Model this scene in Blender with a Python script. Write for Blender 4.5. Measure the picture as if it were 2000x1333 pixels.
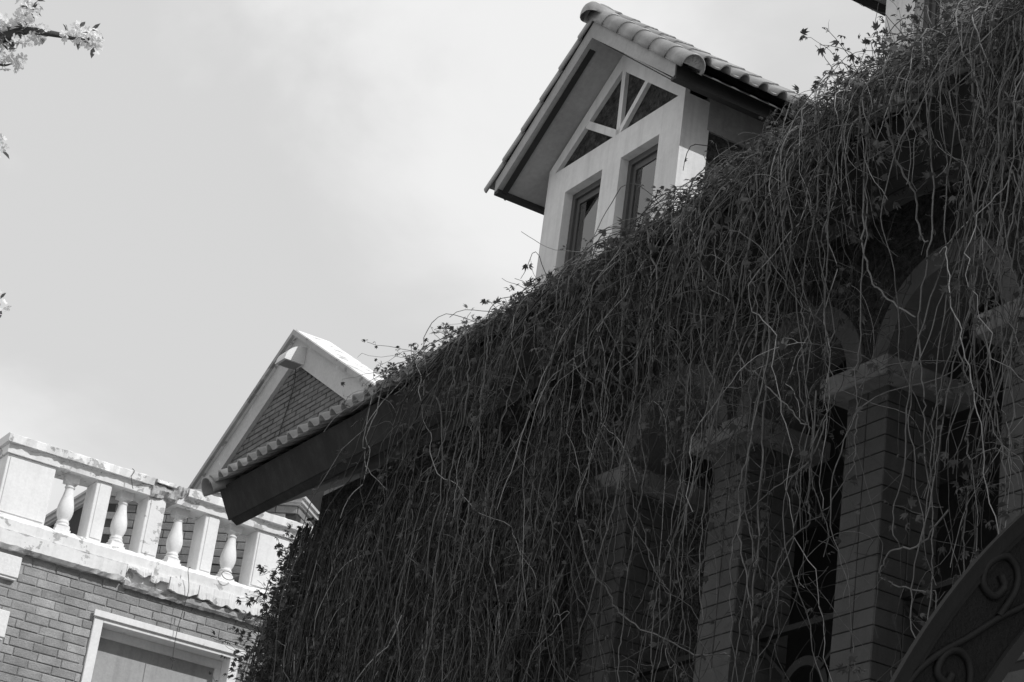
import bpy, bmesh, math, random
import numpy as np
from mathutils import Vector, Matrix

# ------------------------------------------------------------------ camera, sky, sun, exposure
SC = bpy.context.scene
COL = SC.collection
for o in list(bpy.data.objects):
    bpy.data.objects.remove(o)
R = math.radians
# world axes: X = from the street into the near house, Y = along its arcade away from us, Z = up
PITCH, ROLL, HEAD = R(23.6), R(7.9), R(28.7)
hd = Vector((math.sin(HEAD), math.cos(HEAD), 0)); rt = Vector((math.cos(HEAD), -math.sin(HEAD), 0))
fw = hd * math.cos(PITCH) + Vector((0, 0, math.sin(PITCH)))
upv = rt.cross(fw)
r2 = rt * math.cos(ROLL) + upv * math.sin(ROLL)
u2 = upv * math.cos(ROLL) - rt * math.sin(ROLL)
cam_d = bpy.data.cameras.new('camera')
cam = bpy.data.objects.new('camera', cam_d); COL.objects.link(cam)
cam.matrix_world = Matrix(((r2.x, u2.x, -fw.x, 0), (r2.y, u2.y, -fw.y, 0), (r2.z, u2.z, -fw.z, 1.6), (0, 0, 0, 1)))
cam_d.sensor_width = 36; cam_d.lens = 79.2; cam_d.clip_start = .1; cam_d.clip_end = 5000
SC.camera = cam

SUN_EL = R(40.0)
SUN_H = Vector((.43, -.90, 0)).normalized()              # horizontal direction towards the sun
SUN = Vector((SUN_H.x * math.cos(SUN_EL), SUN_H.y * math.cos(SUN_EL), math.sin(SUN_EL)))
sun_d = bpy.data.lights.new('sun', 'SUN'); sun_d.energy = 3.1; sun_d.angle = R(.6); sun_d.color = (1, 1, 1)
sun = bpy.data.objects.new('sun', sun_d); COL.objects.link(sun)
sun.location = (20, -20, 30)
sun.rotation_euler = SUN.to_track_quat('Z', 'Y').to_euler()

W = bpy.data.worlds.new('World'); SC.world = W; W.use_nodes = True
nt = W.node_tree; nt.nodes.clear()
def wn(t, **k):
    n = nt.nodes.new(t)
    for a, b in k.items(): setattr(n, a, b)
    return n
L = nt.links.new
sky = wn('ShaderNodeTexSky', sky_type='NISHITA', sun_disc=False)
sky.sun_elevation = SUN_EL; sky.sun_rotation = math.atan2(SUN_H.x, SUN_H.y); sky.dust_density = 3; sky.air_density = 1.2
bw = wn('ShaderNodeRGBToBW'); L(sky.outputs[0], bw.inputs[0])
tc = wn('ShaderNodeTexCoord')
mp = wn('ShaderNodeMapping'); mp.inputs['Scale'].default_value = (1, 1, 1.6); mp.inputs['Location'].default_value = (.37, 1.21, .4)
L(tc.outputs['Generated'], mp.inputs[0])
nz = wn('ShaderNodeTexNoise'); nz.inputs['Scale'].default_value = 5.2; nz.inputs['Detail'].default_value = 7; nz.inputs['Roughness'].default_value = .52; nz.inputs['Distortion'].default_value = .5
L(mp.outputs[0], nz.inputs['Vector'])
# a broad bank of thin cloud over the near house, broken up by noise
dist = wn('ShaderNodeVectorMath', operation='DISTANCE'); dist.inputs[1].default_value = (.425, .755, .525); L(tc.outputs['Generated'], dist.inputs[0])
rng = wn('ShaderNodeMapRange'); rng.inputs['From Min'].default_value = .20; rng.inputs['From Max'].default_value = .0; rng.inputs['To Min'].default_value = -.10; rng.inputs['To Max'].default_value = .22
L(dist.outputs['Value'], rng.inputs['Value'])
add = wn('ShaderNodeMath', operation='ADD'); L(nz.outputs['Fac'], add.inputs[0]); L(rng.outputs[0], add.inputs[1])
cr = wn('ShaderNodeMapRange', interpolation_type='SMOOTHSTEP'); cr.inputs['From Min'].default_value = .46; cr.inputs['From Max'].default_value = .74
L(add.outputs[0], cr.inputs['Value'])
veil = wn('ShaderNodeMix', data_type='FLOAT'); veil.inputs[0].default_value = .88          # pale spring haze veils the blue
L(bw.outputs[0], veil.inputs[2]); veil.inputs[3].default_value = 7.4
cl = wn('ShaderNodeMix', data_type='FLOAT'); L(cr.outputs[0], cl.inputs[0]); L(veil.outputs[0], cl.inputs[2]); cl.inputs[3].default_value = 8.75
bg = wn('ShaderNodeBackground'); bg.inputs['Strength'].default_value = .1
L(cl.outputs[0], bg.inputs['Color'])
wo = wn('ShaderNodeOutputWorld'); L(bg.outputs[0], wo.inputs['Surface'])
vs = SC.view_settings
vs.view_transform = 'Standard'; vs.look = 'None'; vs.gamma = 1; vs.exposure = 0; vs.use_curve_mapping = False
SC.cycles.max_bounces = 8; SC.cycles.diffuse_bounces = 4

rnd = random.Random(7)
rg = np.random.default_rng(11)

# ------------------------------------------------------------------ materials (the place is seen in black and white)
def mat(name, base, var=.15, scale=6, rough=.8, bump=0., bscale=40, rand=0., spec=.3, fine=.08, patch=None, streak=0., bdist=.02, coat=0.):
    m = bpy.data.materials.new(name); m.use_nodes = True
    t = m.node_tree; N = t.nodes; N.clear(); K = t.links.new
    def nn(ty, **k):
        n = N.new(ty)
        for a, b in k.items(): setattr(n, a, b)
        return n
    out = nn('ShaderNodeOutputMaterial'); p = nn('ShaderNodeBsdfPrincipled'); K(p.outputs[0], out.inputs[0])
    p.inputs['Roughness'].default_value = rough; p.inputs['Specular IOR Level'].default_value = spec
    if coat: p.inputs['Coat Weight'].default_value = coat; p.inputs['Coat Roughness'].default_value = .25
    geo = nn('ShaderNodeNewGeometry'); pos = geo.outputs['Position']
    def noise(s, det=4, vec=None, ro=.6):
        n = nn('ShaderNodeTexNoise'); n.inputs['Scale'].default_value = s; n.inputs['Detail'].default_value = det; n.inputs['Roughness'].default_value = ro
        K(vec or pos, n.inputs['Vector']); return n.outputs['Fac']
    def ma(op, a, b):
        n = nn('ShaderNodeMath', operation=op)
        for i, v in ((0, a), (1, b)):
            if isinstance(v, (int, float)): n.inputs[i].default_value = v
            else: K(v, n.inputs[i])
        return n.outputs[0]
    def mr(v, a, b, c, d, smooth=False):
        n = nn('ShaderNodeMapRange'); n.inputs['From Min'].default_value = a; n.inputs['From Max'].default_value = b; n.inputs['To Min'].default_value = c; n.inputs['To Max'].default_value = d
        if smooth: n.interpolation_type = 'SMOOTHSTEP'
        K(v, n.inputs['Value']); return n.outputs[0]
    v = mr(noise(scale), .3, .7, 1 - var, 1 + var)
    if fine: v = ma('MULTIPLY', v, mr(noise(scale * 14, 3), .3, .7, 1 - fine, 1 + fine))
    if rand:
        oi = nn('ShaderNodeObjectInfo'); v = ma('MULTIPLY', v, mr(oi.outputs['Random'], 0, 1, 1 - rand, 1 + rand))
    if streak:
        mpn = nn('ShaderNodeMapping'); mpn.inputs['Scale'].default_value = (14, 14, .8); K(pos, mpn.inputs[0])
        v = ma('MULTIPLY', v, mr(noise(1, 5, mpn.outputs[0]), .45, .8, 1, 1 - streak))
    col = ma('MULTIPLY', v, base)
    hgt = None
    if patch:                                                  # lost paint: (threshold, colour below, scale)
        th, pc, ps = patch
        f = mr(noise(ps, 6, None, .62), th, th + .02, 0, 1)
        mx = nn('ShaderNodeMix', data_type='FLOAT'); K(f, mx.inputs[0]); K(col, mx.inputs[2]); K(ma('MULTIPLY', mr(noise(30, 4), .3, .7, .8, 1.2), pc), mx.inputs[3]); col = mx.outputs[0]
        hgt = ma('MULTIPLY', f, -.35)
    K(col, p.inputs['Base Color'])
    if bump:
        b = nn('ShaderNodeBump'); b.inputs['Strength'].default_value = bump; b.inputs['Distance'].default_value = bdist
        hh = noise(bscale, 5)
        if hgt is not None: hh = ma('ADD', hh, hgt)
        K(hh, b.inputs['Height']); K(b.outputs[0], p.inputs['Normal'])
    return m

MT = dict(
    ground=mat('paving', .30, .15, .6, .9, .3, 8),
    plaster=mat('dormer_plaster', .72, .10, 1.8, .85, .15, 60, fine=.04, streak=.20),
    beamplaster=mat('dark_streaked_plaster', .34, .28, 3.5, .9, .15, 60, fine=.08, streak=.25),  # side beam: darker than the dormer walls, mottled and streaked
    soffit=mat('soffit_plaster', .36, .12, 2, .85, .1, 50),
    stucco=mat('dark_rough_stucco', .066, .8, 20, .95, 1.0, 30, fine=.5, bdist=.1),
    tile=mat('glazed_roof_tile', .29, .18, 5, .38, .12, 30, rand=.14, spec=.5, fine=.08),
    roofbed=mat('roof_underlay', .12, .2, 3, .9),
    darkwood=mat('dark_painted_board', .024, .25, 3, .75, .15, 60, streak=-.7, spec=.2),
    blackpaint=mat('black_trim', .03, .1, 4, .6),
    frame=mat('dark_window_frame', .085, .08, 4, .45, spec=.5),
    curtain=mat('curtain_cloth', .78, .08, 5, .9, streak=.12),
    pillartile=mat('pillar_clay_tile', .075, .16, 5, .7, .12, 50, rand=.10, fine=.1, streak=.15),
    grout=mat('pillar_grout', .035, .1, 6, .9),
    capstone=mat('pillar_capital_render', .215, .22, 6, .9, .2, 60, streak=.35),
    archband=mat('arch_render', .12, .16, 4, .9, .15, 50),
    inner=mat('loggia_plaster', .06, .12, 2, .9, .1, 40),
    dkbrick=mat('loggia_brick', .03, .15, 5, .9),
    iron=mat('dark_iron', .017, .12, 6, .62, .12, 40, spec=.22),
    hammered=mat('hammered_iron', .012, .10, 6, .6, .7, 50, spec=.22, bdist=.014),
    white=mat('peeling_white_paint', .76, .06, 2.2, .85, .25, 26, fine=.04, patch=(.59, .44, 5.5), bdist=.012),
    whiteclean=mat('white_paint', .77, .07, 2.6, .8, .2, 26, fine=.05, patch=(.665, .58, 7), streak=.10, bdist=.008),
    cement=mat('bare_cement', .42, .25, 9, .95, .7, 24, fine=.15),
    brick=mat('pale_clay_brick', .30, .2, 6, .9, .4, 60, rand=.2, fine=.2),
    mortar=mat('pale_mortar', .36, .2, 8, .95, .4, 60),
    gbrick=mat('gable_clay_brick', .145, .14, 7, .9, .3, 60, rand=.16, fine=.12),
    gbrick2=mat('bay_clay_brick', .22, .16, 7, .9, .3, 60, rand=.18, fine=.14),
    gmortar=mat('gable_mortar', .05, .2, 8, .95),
    roofpaint=mat('flaking_roof_paint', .74, .12, 3, .85, .4, 30, patch=(.56, .42, 5)),
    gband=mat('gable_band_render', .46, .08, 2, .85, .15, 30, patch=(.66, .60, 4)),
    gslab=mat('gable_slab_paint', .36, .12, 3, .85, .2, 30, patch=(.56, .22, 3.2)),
    lampmetal=mat('lamp_enamel', .62, .03, 4, .4, spec=.5),
    lampglass=mat('lamp_diffuser', .22, .05, 4, .3, spec=.5),
    wire=mat('wire', .06, .05, 4, .6),
    blind=mat('window_board', .33, .08, 3, .55, .08, 30, spec=.5, streak=.25),
    farroof=mat('far_dark_roof', .05, .15, 3, .85),
    farwall=mat('far_wall', .15, .1, 3, .9),
    stem=mat('vine_stem', .125, .40, 3, .8, .2, 120, fine=.2, rand=.15),
    stempale=mat('sunlit_tone_stem', .30, .30, 3, .8, .2, 120, fine=.2),  # paler copy of the stem, sunlit highlights put into its colour
    stemdark=mat('dark_vine_stem', .05, .35, 3, .85, fine=.2),  # darkest of the three stem tones
    bark=mat('tree_bark', .06, .2, 8, .9, .4, 60),
    stonepath=mat('quoin_render', .74, .05, 3, .85, .2, 30, patch=(.68, .6, 6)),
)
def leafmat(name, base, trans, rand=.25):
    m = mat(name, base, .25, 5, .6, rand=rand, spec=.35, fine=.1)
    t = m.node_tree; p = [n for n in t.nodes if n.type == 'BSDF_PRINCIPLED'][0]; out = [n for n in t.nodes if n.type == 'OUTPUT_MATERIAL'][0]
    tr = t.nodes.new('ShaderNodeBsdfTranslucent'); tr.inputs['Color'].default_value = (base * 1.3,) * 3 + (1,)
    mx = t.nodes.new('ShaderNodeMixShader'); mx.inputs[0].default_value = trans
    t.links.new(p.outputs[0], mx.inputs[1]); t.links.new(tr.outputs[0], mx.inputs[2]); t.links.new(mx.outputs[0], out.inputs[0])
    return m
MT['leaf'] = leafmat('vine_leaf', .085, .22)
MT['tleaf'] = leafmat('tree_leaf', .13, .25)
MT['petal'] = leafmat('petal', .80, .35, .06)
def glassmat():
    m = bpy.data.materials.new('window_glass'); m.use_nodes = True
    t = m.node_tree; N = t.nodes; N.clear()
    out = N.new('ShaderNodeOutputMaterial'); tr = N.new('ShaderNodeBsdfTransparent'); gl = N.new('ShaderNodeBsdfGlossy'); fr = N.new('ShaderNodeFresnel'); mx = N.new('ShaderNodeMixShader')
    tr.inputs[0].default_value = (.93, .93, .93, 1); gl.inputs['Roughness'].default_value = .02; fr.inputs[0].default_value = 2.9
    t.links.new(fr.outputs[0], mx.inputs[0]); t.links.new(tr.outputs[0], mx.inputs[1]); t.links.new(gl.outputs[0], mx.inputs[2]); t.links.new(mx.outputs[0], out.inputs[0])
    return m
MT['glass'] = glassmat()

# ------------------------------------------------------------------ helpers
def tag(o, label=None, cat=None, group=None, kind=None):
    if label: o['label'] = label
    if cat: o['category'] = cat
    if group: o['group'] = group
    if kind: o['kind'] = kind
    return o
def parent_to(o, parent):
    """parent with world placement kept (roots are only ever shifted, part meshes sit at the origin)"""
    if parent is None: return
    o.parent = parent
    if parent.parent is None: o.matrix_parent_inverse = Matrix.Translation(-Vector(parent.location))
def empty(name, loc):
    o = bpy.data.objects.new(name, None); COL.objects.link(o); o.location = loc; o.empty_display_size = .2
    return o
def link(name, me, m=None, parent=None, loc=(0, 0, 0), rot=(0, 0, 0), scale=None):
    o = bpy.data.objects.new(name, me); COL.objects.link(o); o.location = loc; o.rotation_euler = rot
    if scale: o.scale = scale
    if m is not None and not me.materials: me.materials.append(m)
    parent_to(o, parent)
    return o
def copy_tree(o, shift=Vector((0, 0, 0)), parent=None, skip=()):
    c = o.copy(); COL.objects.link(c)
    if parent is None: c.location = Vector(o.location) + shift
    else: c.parent = parent; c.matrix_parent_inverse = o.matrix_parent_inverse.copy()
    for ch in CH.get(o.name, ()):
        if ch.name.split('.')[0] in skip: continue
        copy_tree(ch, shift, c, skip)
    return c
class MB:
    def __init__(s): s.v = []; s.f = []
    def add(s, vs, fs):
        k = len(s.v); s.v += [tuple(p) for p in vs]; s.f += [tuple(i + k for i in f) for f in fs]; return s
    def box(s, x0, x1, y0, y1, z0, z1):
        return s.add([(x0, y0, z0), (x1, y0, z0), (x1, y1, z0), (x0, y1, z0), (x0, y0, z1), (x1, y0, z1), (x1, y1, z1), (x0, y1, z1)],
                     [(0, 3, 2, 1), (4, 5, 6, 7), (0, 1, 5, 4), (1, 2, 6, 5), (2, 3, 7, 6), (3, 0, 4, 7)])
    def prism(s, poly, axis, a, b):
        """poly in the two other axes (in x,y,z order), pushed along axis from a to b"""
        def P(p, t):
            q = list(p); q.insert('xyz'.index(axis), t); return q
        n = len(poly)
        return s.add([P(p, a) for p in poly] + [P(p, b) for p in poly],
                     [tuple(range(n)), tuple(range(2 * n - 1, n - 1, -1))] + [(i, i + n, (i + 1) % n + n, (i + 1) % n) for i in range(n)])
    def bar(s, a, b, w, h, upd=(0, 0, 1)):
        a = Vector(a); b = Vector(b); d = (b - a).normalized(); u = Vector(upd); sd = d.cross(u)
        if sd.length < 1e-4: sd = d.cross(Vector((1, 0, 0)))
        sd.normalize(); u = sd.cross(d)
        vs = [p + sd * (i * w / 2) + u * (j * h / 2) for p in (a, b) for i, j in ((-1, -1), (1, -1), (1, 1), (-1, 1))]
        return s.add(vs, [(0, 1, 2, 3), (7, 6, 5, 4), (0, 4, 5, 1), (1, 5, 6, 2), (2, 6, 7, 3), (3, 7, 4, 0)])
    def tube(s, pts, rad, n=6):
        v, f = tube_arrays(np.array(pts, float), rad, n); return s.add(v.tolist(), [tuple(q) for q in f.tolist()])
    def build(s, name, m, parent=None, bevel=0., smooth=False, seg=1):
        me = bpy.data.meshes.new(name); me.from_pydata(s.v, [], s.f)
        bm = bmesh.new(); bm.from_mesh(me)
        bmesh.ops.recalc_face_normals(bm, faces=bm.faces)
        if bevel:
            bmesh.ops.bevel(bm, geom=[e for e in bm.edges if len(e.link_faces) == 2 and e.calc_face_angle(0) > .5], offset=bevel, segments=seg, affect='EDGES', profile=.5)
        if smooth:
            for q in bm.faces: q.smooth = True
        bm.to_mesh(me); bm.free()
        return link(name, me, m, parent)
def tube_arrays(P, rad, n=4):
    k = len(P); T = np.gradient(P, axis=0); T /= np.linalg.norm(T, axis=1)[:, None] + 1e-9
    ref = np.array([.31, .17, .93]); 
    if abs(T[0] @ ref) > .9: ref = np.array([.93, .31, .17])
    A = np.cross(T, ref); nA = np.linalg.norm(A, axis=1); 
    A[nA < .05] = np.cross(T[nA < .05], np.array([.9, -.2, .1])); A /= np.linalg.norm(A, axis=1)[:, None] + 1e-9
    B = np.cross(T, A)
    r = np.full(k, rad) if np.isscalar(rad) else np.asarray(rad)
    th = np.arange(n) * 2 * np.pi / n
    V = P[:, None, :] + r[:, None, None] * (np.cos(th)[None, :, None] * A[:, None, :] + np.sin(th)[None, :, None] * B[:, None, :])
    V = V.reshape(-1, 3)
    i = np.arange(k - 1)[:, None] * n; j = np.arange(n)[None, :]; j2 = (j + 1) % n
    F = np.stack([i + j, i + j2, i + n + j2, i + n + j], -1).reshape(-1, 4)
    return V, F
def mesh_np(name, V, F, smooth=False):
    me = bpy.data.meshes.new(name)
    V = np.asarray(V, np.float32); F = np.asarray(F, np.int32); k = F.shape[1]
    me.vertices.add(len(V)); me.vertices.foreach_set('co', V.ravel())
    me.loops.add(F.size); me.loops.foreach_set('vertex_index', F.ravel())
    me.polygons.add(len(F)); me.polygons.foreach_set('loop_start', np.arange(0, F.size, k, dtype=np.int32))
    me.polygons.foreach_set('use_smooth', np.full(len(F), smooth)); me.update(calc_edges=True); me.validate()
    return me
def catmull(pts, sub=6):
    P = np.array(pts, float); P = np.vstack([2 * P[0] - P[1], P, 2 * P[-1] - P[-2]]); out = []
    for i in range(1, len(P) - 2):
        for t in np.arange(sub) / sub:
            a, b, c, d = P[i - 1:i + 3]
            out.append(.5 * (2 * b + (c - a) * t + (2 * a - 5 * b + 4 * c - d) * t * t + (3 * b - a - 3 * c + d) * t ** 3))
    out.append(P[-2]); return np.array(out)
def lathe(prof, n=20, sq=None):
    vs, fs = [], []
    for i, (r, z) in enumerate(prof):
        for k in range(n):
            a = 2 * math.pi * k / n; vs.append((r * math.cos(a), r * math.sin(a), z))
    for i in range(len(prof) - 1):
        for k in range(n): fs.append((i * n + k, i * n + (k + 1) % n, (i + 1) * n + (k + 1) % n, (i + 1) * n + k))
    return vs, fs
def rough_extrude(name, prof, xs, m, parent, jit=.004, chip=.0, chips=0, seed=0, axis='x', smooth=False):
    """profile (a,z) pushed along an axis with worn, uneven edges"""
    r = random.Random(seed); n = len(prof)
    ca = sum(p[0] for p in prof) / n; cz = sum(p[1] for p in prof) / n
    spots = [(r.uniform(xs[0], xs[-1]), r.randrange(n), r.uniform(.03, .09), r.uniform(.3, 1) * chip) for _ in range(chips)]
    vs = []; fs = []
    for i, x in enumerate(xs):
        for k, (a, z) in enumerate(prof):
            d = 0
            for sx, sk, sw, sd in spots:
                if sk == k: d += sd * max(0, 1 - abs(x - sx) / sw)
            l = math.hypot(a - ca, z - cz); e = (r.gauss(0, jit) - d) / l
            aa = a + (a - ca) * e; z2 = z + (z - cz) * e
            vs.append((x, aa, z2) if axis == 'x' else (aa, x, z2))
    for i in range(len(xs) - 1):
        for k in range(n): fs.append((i * n + k, i * n + (k + 1) % n, (i + 1) * n + (k + 1) % n, (i + 1) * n + k))
    fs += [tuple(range(n)), tuple(range((len(xs) - 1) * n, len(xs) * n))]
    return MB().add(vs, fs).build(name, m, parent, smooth=smooth)
def linspace(a, b, step): 
    n = max(2, int((b - a) / step) + 1); return [a + (b - a) * i / (n - 1) for i in range(n)]

# piece meshes shared between alike bricks and tiles: box with eased front edges (front towards -Y locally)
def brick_meshes(name, l, h, d, m, count=5, jit=.003, ease=.005):
    out = []
    for q in range(count):
        r = random.Random(q * 7 + 3); j = lambda s=1: r.uniform(-jit, jit) * s
        bx, bz = l / 2, h / 2
        vs = [(sx * (bx - ease) + j(), -d + j(.6), sz * (bz - ease) + j()) for sx, sz in ((-1, -1), (1, -1), (1, 1), (-1, 1))]
        vs += [(sx * bx + j(.6), -d + ease, sz * bz + j(.6)) for sx, sz in ((-1, -1), (1, -1), (1, 1), (-1, 1))]
        vs += [(sx * bx, 0, sz * bz) for sx, sz in ((-1, -1), (1, -1), (1, 1), (-1, 1))]
        fs = [(0, 1, 2, 3)] + [(a, b, b - 4, a - 4) for a, b in ((4, 5), (5, 6), (6, 7), (7, 4))] + [(a, b, b - 4, a - 4) for a, b in ((8, 9), (9, 10), (10, 11), (11, 8))]
        me = bpy.data.meshes.new(name); me.from_pydata(vs, [], fs); me.materials.append(m); out.append(me)
    return out

# ------------------------------------------------------------------ ground
g = MB().add([(-600, -600, 0), (600, -600, 0), (600, 600, 0), (-600, 600, 0)], [(0, 1, 2, 3)]).build('ground', MT['ground'])
tag(g, 'pale paved ground of the street', 'ground', kind='structure')

# ================================================================== THE NEAR HOUSE (arcade, eaves, roof)
house = empty('arcaded_house', (7.4, 9, 0))
tag(house, 'dark arcaded house with tiled eave, clay pillars and vine-hung balcony', 'house')
XF, XE = 7.4, 6.7                  # facade plane, fascia plane
ZT = 7.80                          # fascia top
YA0, YA1 = 2.0, 16.43              # facade ends
SL = .60                           # roof slope dz/dx
def roofz(x): return 7.85 + (x - 6.62) * SL
RX, RZ = 11.7, roofz(11.7)
# roof slabs
MB().prism([(6.735, ZT + .02), (RX, RZ - .02), (RX, RZ - .30), (6.872, 7.567)], 'y', YA0 - .4, 16.97).build('roof', MT['roofbed'], house)
MB().prism([(RX, RZ - .02), (16.6, ZT + .03), (16.6, ZT - .1), (RX, RZ - .16)], 'y', YA0 - .4, 16.98).build('back_roof', MT['tile'], house)
MB().prism([(6.70, ZT - .005), (6.726, ZT + .012), (6.868, 7.563), (6.836, 7.548)], 'y', YA0 - .4, 17.0).build('fascia', MT['darkwood'], house, bevel=.003)
MB().prism([(6.87, 7.566), (6.84, 7.548), (6.90, 7.512), (6.93, 7.53)], 'y', YA0 - .4, 16.96).build('fascia_fillet', MT['darkwood'], house)
# walls: solid part beyond the arcade, end wall, storey under the balcony, back
zs = 6.815
MB().prism([(XF, 0), (16, 0), (16, 7.6), (RX, RZ - .35), (XF, 7.80)], 'y', YA1 - .3, YA1).build('end_wall', MT['stucco'], house)
MB().box(XF, XF + .35, 13.02, YA1 - .3, 0, 7.80).build('wall', MT['stucco'], house)
MB().box(XF + .02, XF + .4, YA0, 13.02, 0, 4.35).build('lower_wall', MT['stucco'], house)
MB().box(XF - .08, 9.3, YA0, 13.02, 4.35, 4.55).build('balcony_slab', MT['capstone'], house, bevel=.01)
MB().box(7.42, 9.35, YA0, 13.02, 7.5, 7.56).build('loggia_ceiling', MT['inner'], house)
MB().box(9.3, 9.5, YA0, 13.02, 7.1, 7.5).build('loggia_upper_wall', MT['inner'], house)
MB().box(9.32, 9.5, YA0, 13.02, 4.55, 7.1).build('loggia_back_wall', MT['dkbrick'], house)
# pillars with cladding tiles
PW, PD = .352, .412
tmF = brick_meshes('tile', .169, .094, .012, MT['pillartile'], 4, .0012, .003)
tmS = brick_meshes('tile', .199, .094, .012, MT['pillartile'], 4, .0012, .003)
pillar_y = [9.10 + 1.28 * k for k in (-2, -1, 0, 1, 2, 3)]
for py in pillar_y:
    pl = MB().box(XF + .012, XF + PD - .012, py + .012, py + PW - .012, 4.55, 6.70).build('pillar', MT['grout'], house)
    vis = 7.5 < py < 12
    zlow = 4.85 if py < 10 else 5.3
    if not vis:
        MB().box(XF, XF + PD, py, py + PW, 4.56, 6.69).build('cladding', MT['pillartile'], pl, bevel=.004); continue
    MB().box(XF + .001, XF + PD - .001, py + .001, py + PW - .001, 4.56, zlow - .004).build('cladding', MT['pillartile'], pl)
    z = 6.697 - .0502; k = 0
    while z > zlow:
        for q in range(2):
            yy = py + PW * (q + .5) / 2
            link('tile', tmF[rnd.randrange(4)], None, pl, (XF + .012, yy, z), (0, 0, R(-90)))
            link('tile', tmS[rnd.randrange(4)], None, pl, (XF + PD * (q + .5) / 2, py + .012, z), (0, 0, 0))
        z -= .1003; k += 1
    cp = MB().box(XF - .12, XF + PD + .12, py - .12, py + PW + .12, 6.695, 6.815).build('capital', MT['capstone'], house, bevel=.008)
for a, b in zip([pillar_y[0] - 1.28] + pillar_y[:-1], pillar_y):
    # arched wall between two pillars: spandrel above, ring of pale render round the opening
    y0, y1 = a + PW, b; c = (y0 + y1) / 2; r0 = (y1 - y0) / 2; r1 = r0 + .135
    top = 7.82; n = 20
    mb = MB(); V = []
    ang = [math.pi * i / n for i in range(n + 1)]
    poly_o = [(c + r1 * math.cos(t), zs + r1 * math.sin(t)) for t in ang]
    poly_i = [(c + r0 * math.cos(t), zs + r0 * math.sin(t)) for t in ang]
    def ring(mb, A, B, x0, x1):
        k = len(A)
        vs = [(x0, *p) for p in A] + [(x0, *p) for p in B] + [(x1, *p) for p in A] + [(x1, *p) for p in B]
        fs = []
        for i in range(k - 1):
            fs += [(i, i + 1, k + i + 1, k + i), (2 * k + i, 3 * k + i, 3 * k + i + 1, 2 * k + i + 1), (k + i, k + i + 1, 3 * k + i + 1, 3 * k + i), (i, 2 * k + i, 2 * k + i + 1, i + 1)]
        fs += [(0, k, 3 * k, 2 * k), (k - 1, 3 * k - 1, 4 * k - 1, 2 * k - 1)]
        mb.add(vs, fs)
    ring(mb, poly_o, poly_i, XF - .02, XF + PD)
    mb.build('arch', MT['archband'], house)
    mb = MB()
    yl, yr = a + PW / 2 + .001, b + PW / 2 - .001
    out = [(min(max(c + 2 * math.cos(t), yl), yr), zs + min(2 * math.sin(t), top - zs)) for t in ang]
    out = [(yr, zs)] + [(min(max(c + (top - zs) / max(math.tan(t), 1e-3) if 0 < t < math.pi / 2 - .01 else (c if abs(t - math.pi / 2) < .01 else c + (top - zs) / min(math.tan(t), -1e-3)), yl), yr), top) for t in ang[1:-1]] + [(yl, zs)]
    ring(mb, out, poly_o, XF, XF + PD - .02)
    mb.build('spandrel', MT['stucco'], house)
    # iron railing between the pillars: rail, ring in the middle, four diagonals
    if 8 < y1 < 13:
        rl = MB().bar((7.6, y0 - .0, 5.50), (7.6, y1, 5.50), .05, .035).build('railing', MT['iron'], house)
        MB().bar((7.6, y0, 4.68), (7.6, y1, 4.68), .04, .03).build('bottom_rail', MT['iron'], rl)
        th = np.linspace(0, 2 * math.pi, 37)
        rc = MB(); zc = 5.08; rr = .20
        A = [(c + (rr + .028) * math.cos(t), zc + (rr + .028) * math.sin(t)) for t in th]; B = [(c + (rr - .028) * math.cos(t), zc + (rr - .028) * math.sin(t)) for t in th]
        ring(rc, A, B, 7.585, 7.615); rc.build('ring', MT['iron'], rl)
        for sy, ey in ((y0 + .03, -1), (y1 - .03, 1)):
            for sz, ez in ((5.44, 1), (4.70, -1)):
                d = Vector((0, c - sy, zc - sz)).normalized()
                MB().bar((7.6, sy, sz), Vector((7.6, c, zc)) - d * rr, .022, .05, (1, 0, 0)).build('brace', MT['iron'], rl)

# eave tiles: wavy pantiles, one object each
def pantile(pitch, length, th=.015, hump=.056, n=16, narrow=1.0):
    """wave across X, running up along Y, Z up; lower end at the origin"""
    def prof(t):
        return hump * math.sin(math.pi * t / .50) ** .72 if t < .50 else -.006 * math.sin(math.pi * (t - .50) / .50)
    vs = []; fs = []
    for yy, dz in ((0, .012), (length, 0)):
        for s in (0, 1):
            for i in range(n + 1):
                t = i / n; vs.append(((t - .5) * pitch * 1.03, yy, prof(t) + dz + (th if s else 0)))
    m = n + 1
    for i in range(n):
        fs += [(i, i + 1, 2 * m + i + 1, 2 * m + i), (m + i, 3 * m + i, 3 * m + i + 1, m + i + 1), (i, m + i, m + i + 1, i + 1), (2 * m + i, 2 * m + i + 1, 3 * m + i + 1, 3 * m + i)]
    fs += [(0, 2 * m, 3 * m, m), (n, m + n, 3 * m + n, 2 * m + n)]
    mb = MB().add(vs, fs); me = bpy.data.meshes.new('roof_tile'); me.from_pydata(mb.v, [], mb.f)
    bm = bmesh.new(); bm.from_mesh(me); bmesh.ops.recalc_face_normals(bm, faces=bm.faces)
    for f in bm.faces: f.smooth = abs(f.normal.y) < .5
    bm.to_mesh(me); bm.free(); me.materials.append(MT['tile']); return me
pt = pantile(.1845, .40)
a_sl = math.atan(SL)
y = 16.86
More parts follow.
